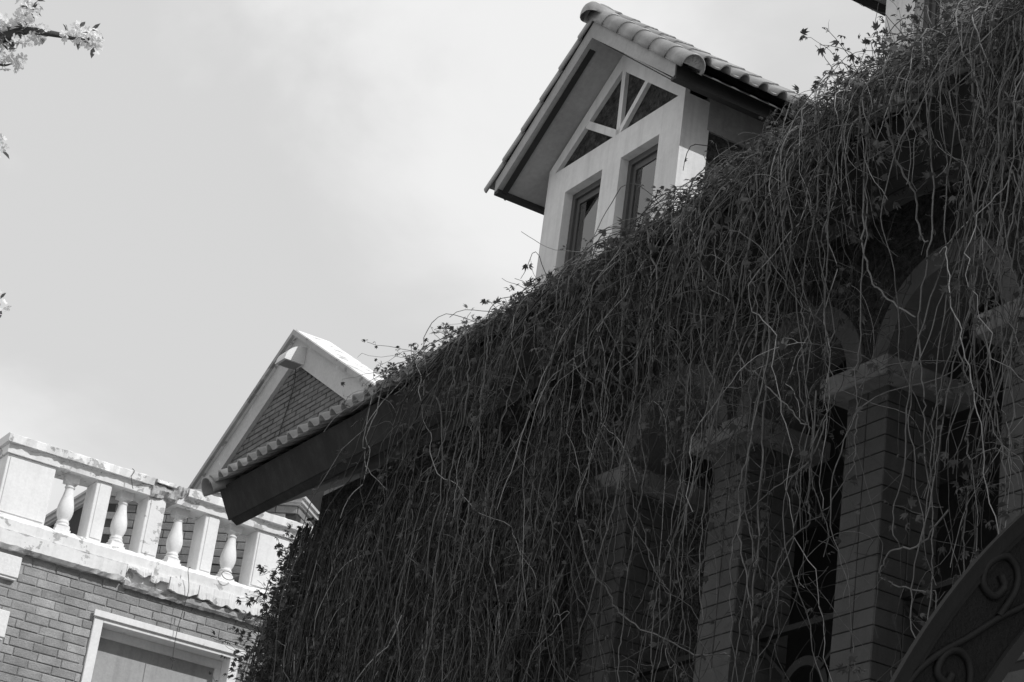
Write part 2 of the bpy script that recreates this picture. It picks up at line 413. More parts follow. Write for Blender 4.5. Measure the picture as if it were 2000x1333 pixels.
while y > 6.0:
    # local +Y runs up the slope (world +X), local X along world -Y
    for row in range(2 if y > 8 else 1):
        s0 = row * .36
        x = 6.60 + s0 * math.cos(a_sl); z = 7.782 + .02 * row + s0 * math.sin(a_sl)
        link('roof_tile', pt, None, house, (x, y + rnd.uniform(-.003, .003), z + rnd.uniform(-.002, .003)), (0, 0, 0))
        o = COL.objects[-1]
        o.rotation_euler = Matrix(((0, math.cos(a_sl), -math.sin(a_sl)), (-1, 0, 0), (0, math.sin(a_sl), math.cos(a_sl)))).to_euler()
    y -= .1845
def barrel(r0, r1, length, n=12, arc=200, th=.013, cap=False):
    """half round tile: axis +Y going up-slope, wide lower end at the origin"""
    vs = []; fs = []
    for yy, r in ((0, r0), (length, r1)):
        for q in (r, r - th):
            for i in range(n + 1):
                t = R(90 - arc / 2 + arc * i / n); vs.append((q * math.cos(t), yy, q * math.sin(t)))
    m = n + 1
    for i in range(n):
        fs += [(i, i + 1, 2 * m + i + 1, 2 * m + i), (m + i, 3 * m + i, 3 * m + i + 1, m + i + 1), (i, m + i, m + i + 1, i + 1), (2 * m + i, 2 * m + i + 1, 3 * m + i + 1, 3 * m + i)]
    fs += [(0, 2 * m, 3 * m, m), (n, m + n, 3 * m + n, 2 * m + n)]
    if cap:                                        # closed, gently domed end
        k = len(vs)
        for j, (s, d) in enumerate(((.93, -.025), (.7, -.05), (.35, -.062))):
            for i in range(m):
                t = R(90 - arc / 2 + arc * i / n); vs.append((r0 * s * math.cos(t), d, r0 * s * math.sin(t)))
        for i in range(n):
            fs += [(i, i + 1, k + i + 1, k + i), (k + i, k + i + 1, k + m + i + 1, k + m + i), (k + m + i, k + m + i + 1, k + 2 * m + i + 1, k + 2 * m + i)]
        fs.append(tuple(range(k + 2 * m, k + 3 * m)))
    me = bpy.data.meshes.new('barrel_tile'); me.from_pydata(vs, [], fs)
    bm = bmesh.new(); bm.from_mesh(me); bmesh.ops.recalc_face_normals(bm, faces=bm.faces)
    for f in bm.faces: f.smooth = len(f.verts) == 4
    bm.to_mesh(me); bm.free(); me.materials.append(MT['tile']); return me
def frame_rot(xa, ya, za): return Matrix((xa, ya, za)).transposed().to_euler()
bt = barrel(.112, .098, .30, 14, 220)
for k in range(6):
    s = k * .27; ux = Vector((math.cos(a_sl), 0, math.sin(a_sl))); uz = Vector((-math.sin(a_sl), 0, math.cos(a_sl)))
    p = Vector((6.59, 16.97, 7.745)) + ux * s
    o = link('verge_tile', bt, None, house, p); o.rotation_euler = frame_rot(Vector((0, -1, 0)), ux, uz)

# ================================================================== DORMER
def make_dormer():
    d = empty('dormer', (7.6, 12.74, 8.4))
    X0 = 7.6; yc = 12.74; yl, yr = 13.65, 11.83; zt = 9.90; s = .75
    mb = MB()
    # front wall built round the openings, all flush at X0, 0.22 thick
    XB = X0 + .22; zb = 8.2
    def fbox(y0, y1, z0, z1): MB.box(mb, X0, XB, y0, y1, z0, z1)
    w = [(12.853, 13.366), (12.111, 12.607)]; wz0, wz1 = 8.72, 9.614
    fbox(yr, 12.111, zb, wz1); fbox(12.607, 12.853, zb, wz1); fbox(13.366, yl, zb, wz1)
    fbox(12.111, 12.607, zb, wz0); fbox(12.853, 13.366, zb, wz0); fbox(yr, yl, wz1, 9.850)
    fr = mb.build('front_wall', MT['plaster'], d)
    # tympanum: dark stucco set back behind a rake band and four spokes
    apx = 10.58
    MB().prism([(yr + .05, 9.851), (yl - .05, 9.851), (yl - .05, 9.88), (yc, apx - .06), (yr + .05, 9.88)], 'x', X0 + .035, XB).build('dark_panel', MT['stucco'], d)
    def band(p, q, p2, q2, n='rake_band'): MB().prism([p, q, q2, p2], 'x', X0, X0 + .04).build(n, MT['plaster'], d)
    ia = 10.425
    band((yr, zt), (yc, apx), (yr + .088, 9.8505), (yc, ia))
    band((yl, zt), (yc, apx), (yl - .088, 9.8505), (yc, ia))
    MB().prism([(yr, 9.8505), (yr + .0875, 9.8505), (yr, zt - .0005)], 'x', X0, X0 + .04).build('rake_foot', MT['plaster'], d)
    MB().prism([(yl, 9.8505), (yl - .0875, 9.8505), (yl, zt - .0005)], 'x', X0, X0 + .04).build('rake_foot', MT['plaster'], d)
    cx = (12.70, 9.852)
    for (ty, tz, wd) in ((13.17, 10.13, .062), (12.715, 10.44, .05), (12.36, 10.185, .05)):
        v = Vector((ty - cx[0], tz - cx[1])).normalized(); nrm = Vector((-v.y, v.x)) * wd / 2
        a = Vector(cx) ; b = Vector((ty, tz))
        MB().prism([tuple(a + nrm), tuple(b + nrm), tuple(b - nrm), tuple(a - nrm)], 'x', X0 + .002, X0 + .04).build('spoke', MT['plaster'], d)
    # windows
    for (y0, y1) in w:
        wn_ = MB()
        fx0, fx1 = X0 + .072, X0 + .125
        for (a, b, c, e) in ((y0, y0 + .045, wz0, wz1), (y1 - .045, y1, wz0, wz1), (y0 + .045, y1 - .045, wz1 - .05, wz1), (y0 + .045, y1 - .045, wz0, wz0 + .05)):
            wn_.box(fx0, fx1, a, b, c, e)
        win = wn_.build('window', MT['frame'], d)
        sx = MB()
        for (a, b, c, e) in ((y0 + .047, y0 + .085, wz0 + .05, wz1 - .052), (y1 - .085, y1 - .047, wz0 + .05, wz1 - .052), (y0 + .085, y1 - .085, wz1 - .10, wz1 - .052), (y0 + .085, y1 - .085, wz0 + .05, wz0 + .09)):
            sx.box(fx0 + .02, fx1 - .01, a, b, c, e)
        sx.build('sash', MT['frame'], win)
        MB().box(fx1 - .025, fx1 - .02, y0 + .085, y1 - .085, wz0 + .09, wz1 - .10).build('pane', MT['glass'], win)
        cu = MB(); n = 40; ys = [y0 + .03 + (y1 - y0 - .06) * i / n for i in range(n + 1)]
        vs = []
        for z in (wz0 + .02, wz1 - .02):
            vs += [(fx1 + .035 + .008 * math.sin(i * 1.1) + .004 * math.sin(i * 2.7), yy, z) for i, yy in enumerate(ys)]
        vs += [(x + .004, yy, z) for x, yy, z in vs]
        m = n + 1
        fs = [(i, i + 1, m + i + 1, m + i) for i in range(n)] + [(2 * m + i, 3 * m + i, 3 * m + i + 1, 2 * m + i + 1) for i in range(n)]
        cu.add([(x - .022, a, b) for x, a, b in vs], fs).build('curtain', MT['curtain'], win, smooth=True)
        gb = MB()
        ny = 3
        for q in range(1, ny): gb.box(fx1 - .019, fx1 - .012, y0 + .085 + (y1 - y0 - .17) * q / ny - .003, y0 + .085 + (y1 - y0 - .17) * q / ny + .003, wz0 + .09, wz1 - .10)
        for q in range(1, 4): gb.box(fx1 - .0185, fx1 - .0125, y0 + .085, y1 - .085, wz0 + .09 + .2 * q - .003, wz0 + .09 + .2 * q + .003)
        gb.build('glazing_bars', MT['curtain'], win)
    # room behind the windows
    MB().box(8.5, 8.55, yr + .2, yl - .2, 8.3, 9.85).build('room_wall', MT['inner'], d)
    # side walls: white corner pier and top beam, dark stucco panel set back
    for yy, sg in ((yr, 1), (yl, -1)):
        def sb(x0, x1, z0, z1, dep=.20, off=0.): 
            ya, yb = yy + sg * off, yy + sg * dep; return MB().box(x0, x1, min(ya, yb), max(ya, yb), z0, z1)
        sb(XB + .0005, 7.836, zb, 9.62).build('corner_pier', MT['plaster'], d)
        sb(XB + .0005, 10.2, 9.62, zt).build('side_beam', MT['beamplaster'], d)
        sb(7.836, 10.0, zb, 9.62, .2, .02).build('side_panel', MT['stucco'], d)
    # roof: two slabs, plaster soffit; black trim strips at verge and eave
    XV = 7.30; hw = 1.215; za = 10.73; ze = za - hw * s
    XBk = 11.4
    th = .115
    for sg in (1, -1):
        poly = [(yc, za), (yc + sg * hw, ze), (yc + sg * hw, ze - .09), (yc + sg * hw * .985, ze - .1), (yc, za - th / math.cos(math.atan(s)))]
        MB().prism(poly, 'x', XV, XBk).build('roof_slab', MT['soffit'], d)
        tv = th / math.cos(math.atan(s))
        # strip under the verge, following the slope
        p = [(yc + sg * .07, za - tv - .07 * s), (yc + sg * (hw - .06), za - tv - (hw - .06) * s)]
        MB().prism([p[0], p[1], (p[1][0], p[1][1] - .006), (p[0][0], p[0][1] - .006)], 'x', XV + .035, XV + .085).build('verge_strip', MT['blackpaint'], d)
        MB().prism([(yc + sg * (hw - .05), ze - .085), (yc + sg * (hw + .001), ze - .085), (yc + sg * (hw + .001), ze + .006), (yc + sg * (hw + .012), ze + .004), (yc + sg * (hw + .012), ze - .118), (yc + sg * (hw - .05), ze - .118)], 'x', XV + .006, 10.2).build('eave_strip', MT['blackpaint'], d)
        MB().prism([(yc + sg * (hw - .02), ze + .012), (yc + sg * (hw + .085), ze - .04), (yc + sg * (hw + .085), ze - .052), (yc + sg * (hw + .0125), ze - .015), (yc + sg * (hw - .02), ze + .0065)], 'x', XV + .12, 10.2).build('eave_filler', MT['blackpaint'], d)
    # tiles
    sl = math.atan(s)
    ptd = pantile(.167, .30, .013, .046)
    bv = barrel(.098, .086, .305, 14, 215)
    for sg in (1, -1):
        uy = Vector((0, -sg * math.cos(sl), math.sin(sl)))              # up the slope
        nz_ = Vector((0, sg * math.sin(sl), math.cos(sl)))
        xa = uy.cross(nz_)
        rot = frame_rot(xa, uy, nz_)
        base = Vector((0, yc + sg * (hw + .11), ze - .11 * s + .045))
        rows = 7 if sg == -1 else 2
        for r_ in range(rows):
            st = r_ * .265
            k = 0
            x = XV + .20
            while x < 7.6 + 3.2 - .0:
                p = base + uy * st + nz_ * (.03 + .010) + Vector((x, 0, 0))
                if roofz(x) < p.z + .3 and x < 10.3:
                    link('roof_tile', ptd, None, d, p + Vector((rnd.uniform(-.002, .002), 0, rnd.uniform(-.002, .002))), rot)
                x += .167; k += 1
        for k in range(6):
            p = base + uy * (k * .292 - .015) + nz_ * -.008 + Vector((XV + .068, 0, 0))
            o = link('verge_tile', bv, None, d, p, rot)
    br = barrel(.104, .088, .27, 14, 190); brc = barrel(.104, .092, .27, 14, 200, cap=True)
    for k in range(14):
        p = Vector((XV - .04 + k * .2285, yc, za + .045))
        link('ridge_tile', brc if k == 0 else br, None, d, p, frame_rot(Vector((0, -1, 0)), Vector((1, 0, 0)), Vector((0, 0, 1))))
    # mortar bed under ridge and at the open end of the verge row
    MB().prism([(yc - .09, za - .06), (yc + .09, za - .06), (yc + .07, za + .06), (yc - .07, za + .06)], 'x', XV + .06, 10.5).build('ridge_mortar', MT['cement'], d)
    lo = Vector((XV + .075, yc - (hw + .11), ze - .11 * s + .045)) + Vector((0, -math.sin(sl), math.cos(sl))) * -.006
    bm_ = MB(); n = 12
    uyR = Vector((0, math.cos(sl), math.sin(sl)))
    vs = [lo + uyR * .012]
    for i in range(n + 1):
        t = math.pi * i / n; vs.append(lo + uyR * (.010 + .008 * math.sin(i * 3.1)) + Vector((.082 * math.cos(t), -math.sin(sl) * .082 * math.sin(t), math.cos(sl) * .082 * math.sin(t))))
    vs2 = [v + uyR * .05 for v in vs]
    bm_.add(vs + vs2, [(0, i, i + 1) for i in range(1, n + 1)] + [(i, i + 1, n + 3 + i, n + 2 + i) for i in range(1, n + 1)]).build('verge_mortar', MT['cement'], d)
    return d
dormer = make_dormer()
tag(dormer, 'pale gabled dormer with fan panels and two tall windows above the vine-covered eave', 'dormer', 'dormers on the tiled roof')
CH = {}
for o in bpy.data.objects:
    if o.parent: CH.setdefault(o.parent.name, []).append(o)
dormer2 = copy_tree(dormer, Vector((0, -4.04, 0)))
tag(dormer2, 'dormer cut off by the top edge of the photo, half hidden by creeper', 'dormer', 'dormers on the tiled roof')

# ================================================================== HOUSE WITH THE TERRACE (balustrade, brick wall, window)
YB = 20.5
th_ = empty('terrace_house', (7.5, YB, 0))
tag(th_, 'sunlit brick house with peeling white balustrade and boarded window', 'house')
XL, XR = 5.86, 11.5
def wallpiece(x0, x1, z0, z1, m='mortar', y0=YB, y1=YB + .3): return MB().box(x0, x1, y0, y1, z0, z1)
WX0, WX1, WZ1 = 7.05, 8.62, 7.478
w_ = MB().box(XL + .02, WX0, YB, YB + .3, 0, 7.83).box(WX1, XR, YB, YB + .3, 0, 7.83).box(WX0, WX1, YB, YB + .3, WZ1, 7.83).box(WX0, WX1, YB, YB + .3, 0, 6.0)
wall = w_.build('wall', MT['mortar'], th_)
MB().box(XL + .02, XL + .3, YB + .301, 27, 0, 7.83).build('side_wall', MT['brick'], th_)
bms = brick_meshes('brick', .235, .0795, .011, MT['brick'], 6, .0035, .006)
bmh = brick_meshes('brick', .113, .0795, .011, MT['brick'], 4, .0035, .006)
z = 7.73 + .0442; row = 0
while z > 6.42:
    x = XL + .02 + (.1215 if row % 2 else .243) / 2 - (0 if row % 2 else 0) + (row % 4 // 2) * .03
    xx = XL + .03 + (-.12 if row % 2 else 0) + .0 + (0.02 * ((row * 7) % 5 - 2))
    while xx < 9.6:
        x0, x1 = xx, xx + .243; xx = x1
        quo = (XL + .36) if (7.53 < z < 7.79 or 6.94 < z < 7.24) else XL + .05
        if x0 < quo: x0 = quo
        for a, b in ((WX0, WX1),):
            if z < WZ1 + .03:
                if x0 < a < x1: x1 = a
                if a <= x0 < b: x0 = min(b, x1) if x1 > b else x1
        l = x1 - x0
        if l < .05: continue
        ms = bms if l > .18 else bmh
        link('brick', rnd.choice(ms), None, th_, ((x0 + x1) / 2, YB, z + rnd.uniform(-.002, .002)), (rnd.uniform(-.01, .01), 0, rnd.uniform(-.008, .008)), ((l - .008) / (.235 if l > .18 else .113), 1 + rnd.uniform(-.3, .3), 1))
    z -= .0883; row += 1
# quoins
for z0, z1 in ((7.545, 7.775), (6.955, 7.235), (6.3, 6.6)):
    q = MB().box(XL - .06, XL + .345, YB - .075, YB + .1, z0 + .02, z1).build('quoin', MT['stonepath'], th_, bevel=.006)
    MB().box(XL - .05, XL + .33, YB - .06, YB + .09, z0, z0 + .0195).build('drip', MT['stonepath'], q)
# ledge under the balustrade
def xs_(a, b): return linspace(a, b, .035)
rough_extrude('ledge', [(YB - .06, 7.975), (YB - .10, 8.0), (YB - .105, 8.10), (YB - .03, 8.16), (YB + .3, 8.165), (YB + .3, 7.83), (YB - .03, 7.83)], xs_(XL - .08, XR), MT['white'], th_, .003, .02, 30, 3)
rough_extrude('ledge_moulding', [(YB - .115, 7.855), (YB - .12, 7.99), (YB - .0605, 7.985), (YB - .0305, 7.835), (YB - .08, 7.822)], xs_(XL - .10, 7.24), MT['white'], th_, .003, .03, 14, 4)
def ragged_plate(name, x0, x1, zt, zlo, zhi, y0, y1, m, seed):
    r = random.Random(seed); xs = linspace(x0, x1, .014); z = r.uniform(zlo, zhi); v = 0; vs = []; fs = []
    for i, x in enumerate(xs):
        v = .7 * v + r.gauss(0, .005); z = min(max(z + v, zlo), zhi)
        if r.random() < .04: z = r.uniform(zlo, zhi)
        e = r.gauss(0, .0015)
        vs += [(x, y0 + e, zt), (x, y0 + e - .004, (zt + z) / 2), (x, y0 + e + r.gauss(0, .003), z), (x, y1, z + .004), (x, y1, zt)]
    for i in range(len(xs) - 1):
        for k in range(5): fs.append((i * 5 + k, i * 5 + (k + 1) % 5, i * 5 + 5 + (k + 1) % 5, i * 5 + 5 + k))
    n = len(vs); fs += [(0, 1, 2, 3, 4), (n - 5, n - 4, n - 3, n - 2, n - 1)]
    return MB().add(vs, fs).build(name, MT[m], th_)
ragged_plate('ledge_fragment', 7.245, 7.50, 8.0, 7.90, 7.97, YB - .118, YB - .0605, 'white', 3)
ragged_plate('ledge_fragment', 7.505, 7.70, 8.0, 7.86, 7.93, YB - .112, YB - .0605, 'white', 5)
ragged_plate('ledge_fragment', 7.71, 8.02, 8.0, 7.85, 7.90, YB - .120, YB - .0605, 'white', 9)
ragged_plate('ledge_fragment', 8.03, XR, 8.0, 7.845, 7.90, YB - .116, YB - .0605, 'white', 12)
rough_extrude('broken_moulding', [(YB - .075, 7.80), (YB - .085, 7.85), (YB - .03, 7.852), (YB - .012, 7.79), (YB - .05, 7.775)], xs_(7.26, XR), MT['cement'], th_, .003, .03, 30, 8)
# panels and posts
def pier(x0, x1, name, m='whiteclean', seed=0):
    p = MB().box(x0, x1, YB, YB + .28, 8.155, 8.775).build(name, MT[m], th_, bevel=.006)
    return p
pn = pier(XL, 6.363, 'panel'); MB().box(XL + .03, 6.345, YB - .010, YB + .0, 8.185, 8.745).build('face', MT['whiteclean'], pn, bevel=.004)
pn = pier(8.587, 9.75, 'panel'); MB().box(8.61, 9.72, YB - .010, YB + .0, 8.185, 8.745).build('face', MT['whiteclean'], pn, bevel=.004)
for x0, x1, m in ((6.80, 6.963, 'whiteclean'), (7.358, 7.554, 'white'), (7.998, 8.156, 'whiteclean')):
    ps = pier(x0, x1, 'post', m); MB().box(x0 + .035, x1 - .012, YB - .008, YB, 8.185, 8.75).build('face', MT[m], ps, bevel=.003)
pier(10.2, 10.4, 'post'); pier(10.9, 11.5, 'panel')
# balusters
def baluster():
    pr = [(.060, .085), (.074, .095), (.074, .108), (.058, .116), (.058, .122), (.066, .132), (.060, .146), (.050, .150), (.058, .168), (.073, .20), (.081, .235), (.083, .27), (.080, .30), (.072, .34), (.062, .38), (.053, .42), (.046, .46), (.042, .485), (.042, .488), (.050, .493), (.052, .504), (.047, .512), (.044, .516), (.046, .528), (.058, .543), (.066, .548)]
    vs, fs = lathe(pr, 24)
    me = bpy.data.meshes.new('baluster'); me.from_pydata(vs, [], fs)
    for p in me.polygons: p.use_smooth = True
    bm = bmesh.new(); bm.from_mesh(me)
    def bx(w, z0, z1):
        r = bmesh.ops.create_cube(bm, size=1); bmesh.ops.scale(bm, vec=(w, w, z1 - z0), verts=r['verts']); bmesh.ops.translate(bm, vec=(0, 0, (z0 + z1) / 2), verts=r['verts'])
    bx(.158, -.01, .05); bx(.135, .0505, .088); bx(.135, .546, .60); bx(.15, .598, .625)
    bm.to_mesh(me); bm.free(); me.materials.append(MT['whiteclean']); return me
bme = baluster()
for x in (6.588, 7.160, 7.775, 8.370, 9.97, 10.66): link('baluster', bme, None, th_, (x, YB + .14, 8.158), (rnd.uniform(-.012, .012), rnd.uniform(-.012, .012), rnd.uniform(-.12, .12)))
# coping, broken over the middle post
cop = [(YB - .085, 8.868), (YB - .09, 8.945), (YB - .05, 8.962), (YB + .36, 8.962), (YB + .37, 8.87)]
bnd = [(YB - .03, 8.775), (YB - .036, 8.85), (YB - .05, 8.867), (YB + .32, 8.867), (YB + .31, 8.775)]
rough_extrude('coping', cop, xs_(XL - .05, 7.36), MT['white'], th_, .004, .025, 26, 21)
rough_extrude('coping', cop, xs_(7.74, XR), MT['white'], th_, .004, .025, 26, 22)
rough_extrude('coping_band', bnd, xs_(XL - .02, 7.37), MT['white'], th_, .002, .02, 14, 23)
rough_extrude('coping_band', bnd, xs_(7.64, XR), MT['white'], th_, .002, .02, 14, 24)
MB().box(7.358, 7.66, YB + .005, YB + .28, 8.776, 8.90).build('coping_core', MT['cement'], th_)
rough_extrude('coping_rubble', [(YB - .035, 8.772), (YB - .052, 8.80), (YB - .058, 8.85), (YB - .05, 8.905), (YB + .02, 8.925), (YB + .28, 8.915), (YB + .29, 8.79)], linspace(7.362, 7.645, .02), MT['cement'], th_, .006, .03, 16, 25)
rough_extrude('coping_shard', [(YB - .086, 8.912), (YB - .09, 8.945), (YB - .05, 8.958), (YB + .2, 8.965), (YB + .2, 8.925)], linspace(7.385, 7.60, .02), MT['white'], th_, .004, .02, 6, 26)
rough_extrude('coping_stump', [(YB - .06, 8.83), (YB - .088, 8.90), (YB - .075, 8.95), (YB + .2, 8.96), (YB + .2, 8.85)], linspace(7.63, 7.735, .015), MT['cement'], th_, .010, .04, 8, 27)
MB().box(XL - .05, XL + .30, YB + .372, 25, 8.87, 8.955).build('side_coping', MT['white'], th_)
MB().box(XL - .0, XL + .28, YB + .30, 25, 8.16, 8.868).build('side_parapet', MT['whiteclean'], th_)
MB().box(XL - .02, XR, YB + .302, 25, 7.8, 8.10).build('terrace_floor', MT['cement'], th_)
# window: painted surround, deep reveal, frame, board
win = MB().box(WX0, WX0 + .095, YB - .035, YB + .04, 6.0, WZ1).box(WX1 - .095, WX1, YB - .035, YB + .04, 6.0, WZ1).box(WX0 + .095, WX1 - .095, YB - .035, YB + .04, 7.384, WZ1).build('window', MT['whiteclean'], th_, bevel=.004)
MB().box(WX0 - .02, WX1 + .05, YB - .06, YB - .0355, 7.425, WZ1 + .012).build('lintel_lip', MT['whiteclean'], win, bevel=.003)
MB().box(WX0 + .06, WX0 + .0945, YB + .04, YB + .28, 6.0, 7.42).box(WX1 - .0945, WX1 - .06, YB + .04, YB + .28, 6.0, 7.42).box(WX0 + .095, WX1 - .095, YB + .04, YB + .28, 7.385, 7.42).build('reveal', MT['whiteclean'], win)
MB().box(WX0 + .095, WX1 - .095, YB + .16, YB + .21, 7.30, 7.384).box(WX0 + .095, WX0 + .12, YB + .16, YB + .21, 6.0, 7.30).box(WX1 - .15, WX1 - .095, YB + .16, YB + .21, 6.0, 7.30).box(WX0 + .12, WX1 - .15, YB + .16, YB + .21, 6.76, 6.81).build('frame', MT['whiteclean'], win, bevel=.003)
MB().box(WX0 + .12, WX1 - .15, YB + .20, YB + .22, 6.0, 7.30).build('board', MT['blind'], win)
# loose wires on the facade
def wire(name, pts, r, label):
    o = MB().tube(catmull(pts, 5), r, 5).build(name, MT['wire'], None, smooth=True); return tag(o, label, 'wire')
wire('hanging_wire', [(7.86, 20.30, 8.12), (7.847, 20.32, 8.091), (7.899, 20.34, 7.92), (7.898, 20.36, 7.76), (7.886, 20.40, 7.49), (7.894, 20.40, 7.231), (7.92, 20.4, 7.19), (7.87, 20.4, 7.2), (7.909, 20.40, 7.17), (7.90, 20.40, 7.10)], .0035, 'thin frayed wire dangling from the broken ledge over the boarded window')
a0 = [(8.29 + .065 * math.cos(t), 20.36 + .02 * math.sin(t), 8.165 + .048 * math.sin(t)) for t in np.linspace(.4, 6.6, 14)]
wire('wire_loop', a0, .004, 'small loop of wire lying on the ledge before the rightmost baluster')
wire('coping_wire', [(7.10, 20.42, 8.97), (7.12, 20.40, 8.94), (7.10, 20.395, 8.88), (7.13, 20.41, 8.80), (7.16, 20.45, 8.78)], .0035, 'short wire hooked over the cracked coping beside the broken post')

# ================================================================== GABLED BRICK HOUSE behind the terrace
gh = empty('gabled_house', (10.6, 25.0, 0))
tag(gh, 'shaded brick house with white gable band and a corner bay behind the balustrade', 'house')
K = 1.1158
XG = 9.5 * K; ya, za_ = 22.43 * K, 1.6 + 10.33 * K; gs = .583
yL, yR = ya + 4.6, 21.3
def gz(y): return za_ - abs(y - ya) * gs
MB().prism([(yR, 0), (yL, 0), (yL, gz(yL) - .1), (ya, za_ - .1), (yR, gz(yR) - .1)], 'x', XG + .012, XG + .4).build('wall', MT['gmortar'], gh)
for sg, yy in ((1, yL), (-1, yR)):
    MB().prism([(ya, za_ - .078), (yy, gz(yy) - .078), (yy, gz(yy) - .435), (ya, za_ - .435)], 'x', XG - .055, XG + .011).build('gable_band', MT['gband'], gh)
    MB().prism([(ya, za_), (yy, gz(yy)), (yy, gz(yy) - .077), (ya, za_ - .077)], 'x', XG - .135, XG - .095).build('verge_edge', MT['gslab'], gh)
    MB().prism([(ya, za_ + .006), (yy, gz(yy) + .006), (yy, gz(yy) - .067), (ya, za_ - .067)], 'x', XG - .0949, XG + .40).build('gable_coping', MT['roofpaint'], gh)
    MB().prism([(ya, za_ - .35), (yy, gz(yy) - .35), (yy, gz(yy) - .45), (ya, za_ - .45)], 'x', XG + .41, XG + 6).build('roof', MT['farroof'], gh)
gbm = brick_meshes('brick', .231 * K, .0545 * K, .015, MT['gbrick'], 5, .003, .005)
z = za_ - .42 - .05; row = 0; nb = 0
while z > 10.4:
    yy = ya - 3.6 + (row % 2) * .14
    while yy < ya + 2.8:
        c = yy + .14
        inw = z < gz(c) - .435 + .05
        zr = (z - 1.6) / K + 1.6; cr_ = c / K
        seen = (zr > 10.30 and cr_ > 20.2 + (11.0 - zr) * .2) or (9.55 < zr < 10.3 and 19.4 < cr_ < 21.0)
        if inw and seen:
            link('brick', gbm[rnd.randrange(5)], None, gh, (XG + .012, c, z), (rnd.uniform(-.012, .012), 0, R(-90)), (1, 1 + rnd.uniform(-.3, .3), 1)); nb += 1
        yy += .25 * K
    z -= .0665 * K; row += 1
# corner bay: chamfered brick wall with a worn cornice
c0 = Vector((9.2, 21.0, 0)); c1 = Vector((7.55, 22.55, 0)); dv = (c1 - c0); Lb = dv.length; dv.normalize(); nb_ = Vector((-dv.y, dv.x, 0))
if nb_.y > 0: nb_ = -nb_
def bayp(s, z, off): p = c0 + dv * s + nb_ * off; return (p.x, p.y, z)
pts = [c0, c1, Vector((7.55, 25, 0)), Vector((10.59, 25, 0)), Vector((10.59, 22.39, 0))]
MB().prism([(p.x, p.y) for p in pts], 'z', 0, 9.33).build('bay', MT['gmortar'], gh)
bay = COL.objects[-1]
bb = brick_meshes('brick', .235, .0795, .012, MT['gbrick2'], 5, .003, .005)
rotb = math.atan2(dv.y, dv.x) + math.pi
z = 9.285; row = 0
while z > 8.02:
    s = -.0 + (row % 2) * .12
    while s + .243 <= Lb + .02:
        m_ = s + .1215
        link('brick', bb[rnd.randrange(5)], None, bay, bayp(m_, z + rnd.uniform(-.002, .002), 0), (0, 0, rotb), (1, 1 + rnd.uniform(-.3, .3), 1))
        s += .243
    for k in range(3):
        m_ = .1215 + .243 * k + (row % 2) * .12
        link('brick', bb[rnd.randrange(5)], None, bay, (c0.x + m_ * .7071, c0.y + m_ * .7071, z), (0, 0, R(45)), (1, 1 + rnd.uniform(-.3, .3), 1))
    z -= .0883; row += 1
for off, z0, z1 in ((.035, 9.331, 9.355), (.06, 9.355, 9.40), (.085, 9.40, 9.43)):
    pp = [c0 + Vector((0, -off * 1.41, 0)), c1 + nb_ * off - Vector((off, 0, 0)) * .5, Vector((7.55 - off, 25, 0)), Vector((10.595, 25, 0)), Vector((10.595, 22.39 - off * 1.4, 0))]
    MB().prism([(p.x, p.y) for p in pp], 'z', z0, z1).build('cornice', MT['gband'], bay)
# lamp and cable on the gable
def GK(x, y, z): return (x * K, y * K, 1.6 + (z - 1.6) * K)
lamp = empty('wall_lamp', GK(9.45, 22.22, 11.4)); tag(lamp, 'white quarter-round wall lamp under the gable peak', 'lamp')
prof = [(9.45, 11.415)] + [(9.45 - .25 * math.cos(t), 11.415 + .20 * math.sin(t)) for t in np.linspace(0, math.pi / 2, 9)]
mb = MB().prism([(x * K, 1.6 + (z - 1.6) * K) for x, z in prof], 'y', 22.10 * K, 22.345 * K); lb = mb.build('housing', MT['lampmetal'], lamp, bevel=.004)
def gbox(x0, x1, y0, y1, z0, z1): a, b = GK(x0, y0, z0), GK(x1, y1, z1); return MB().box(a[0], b[0], a[1], b[1], a[2], b[2])
gbox(9.195, 9.45, 22.095, 22.35, 11.398, 11.4145).build('rim', MT['lampmetal'], lamp)
gbox(9.225, 9.425, 22.125, 22.32, 11.392, 11.3975).build('diffuser', MT['lampglass'], lamp)
o = MB().tube(catmull([GK(*p) for p in [(9.43, 22.28, 11.40), (9.46, 22.32, 11.30), (9.482, 22.38, 11.15), (9.482, 22.5, 10.8), (9.482, 22.58, 10.5), (9.482, 22.62, 10.2), (9.482, 22.6, 9.6)]], 6), .007, 5).build('lamp_cable', MT['wire'], None, smooth=True)
tag(o, 'dark cable running down the brick gable from the lamp', 'cable')

# far dark-roofed house seen through the first opening of the balustrade
fh = empty('far_house', (14.5, 40, 0)); tag(fh, 'distant house, only its dark sloping roof edge seen between the first balusters', 'house')
MB().prism([(11.6, 0), (17.4, 0), (17.4, 13.8), (14.5, 15.3), (11.6, 13.8)], 'y', 40.3, 46).build('wall', MT['farwall'], fh)
for sg in (-1, 1):
    MB().prism([(14.5, 15.53), (14.5 + sg * 3.2, 13.8), (14.5 + sg * 3.2, 13.62), (14.5, 15.35)], 'y', 39.9, 46.2).build('roof', MT['farroof'], fh)
    MB().prism([(14.5, 15.345), (14.5 + sg * 3.1, 13.67), (14.5 + sg * 3.1, 13.5), (14.5, 15.17)], 'y', 40.0, 40.1).build('bargeboard', MT['farwall'], fh)

# ================================================================== IRON CANOPY ARCH, lower right
ca = empty('iron_canopy_arch', (5.4, 6.5, 0)); tag(ca, 'dark cast-iron arch panel with scrolls at the lower right corner', 'ironwork')
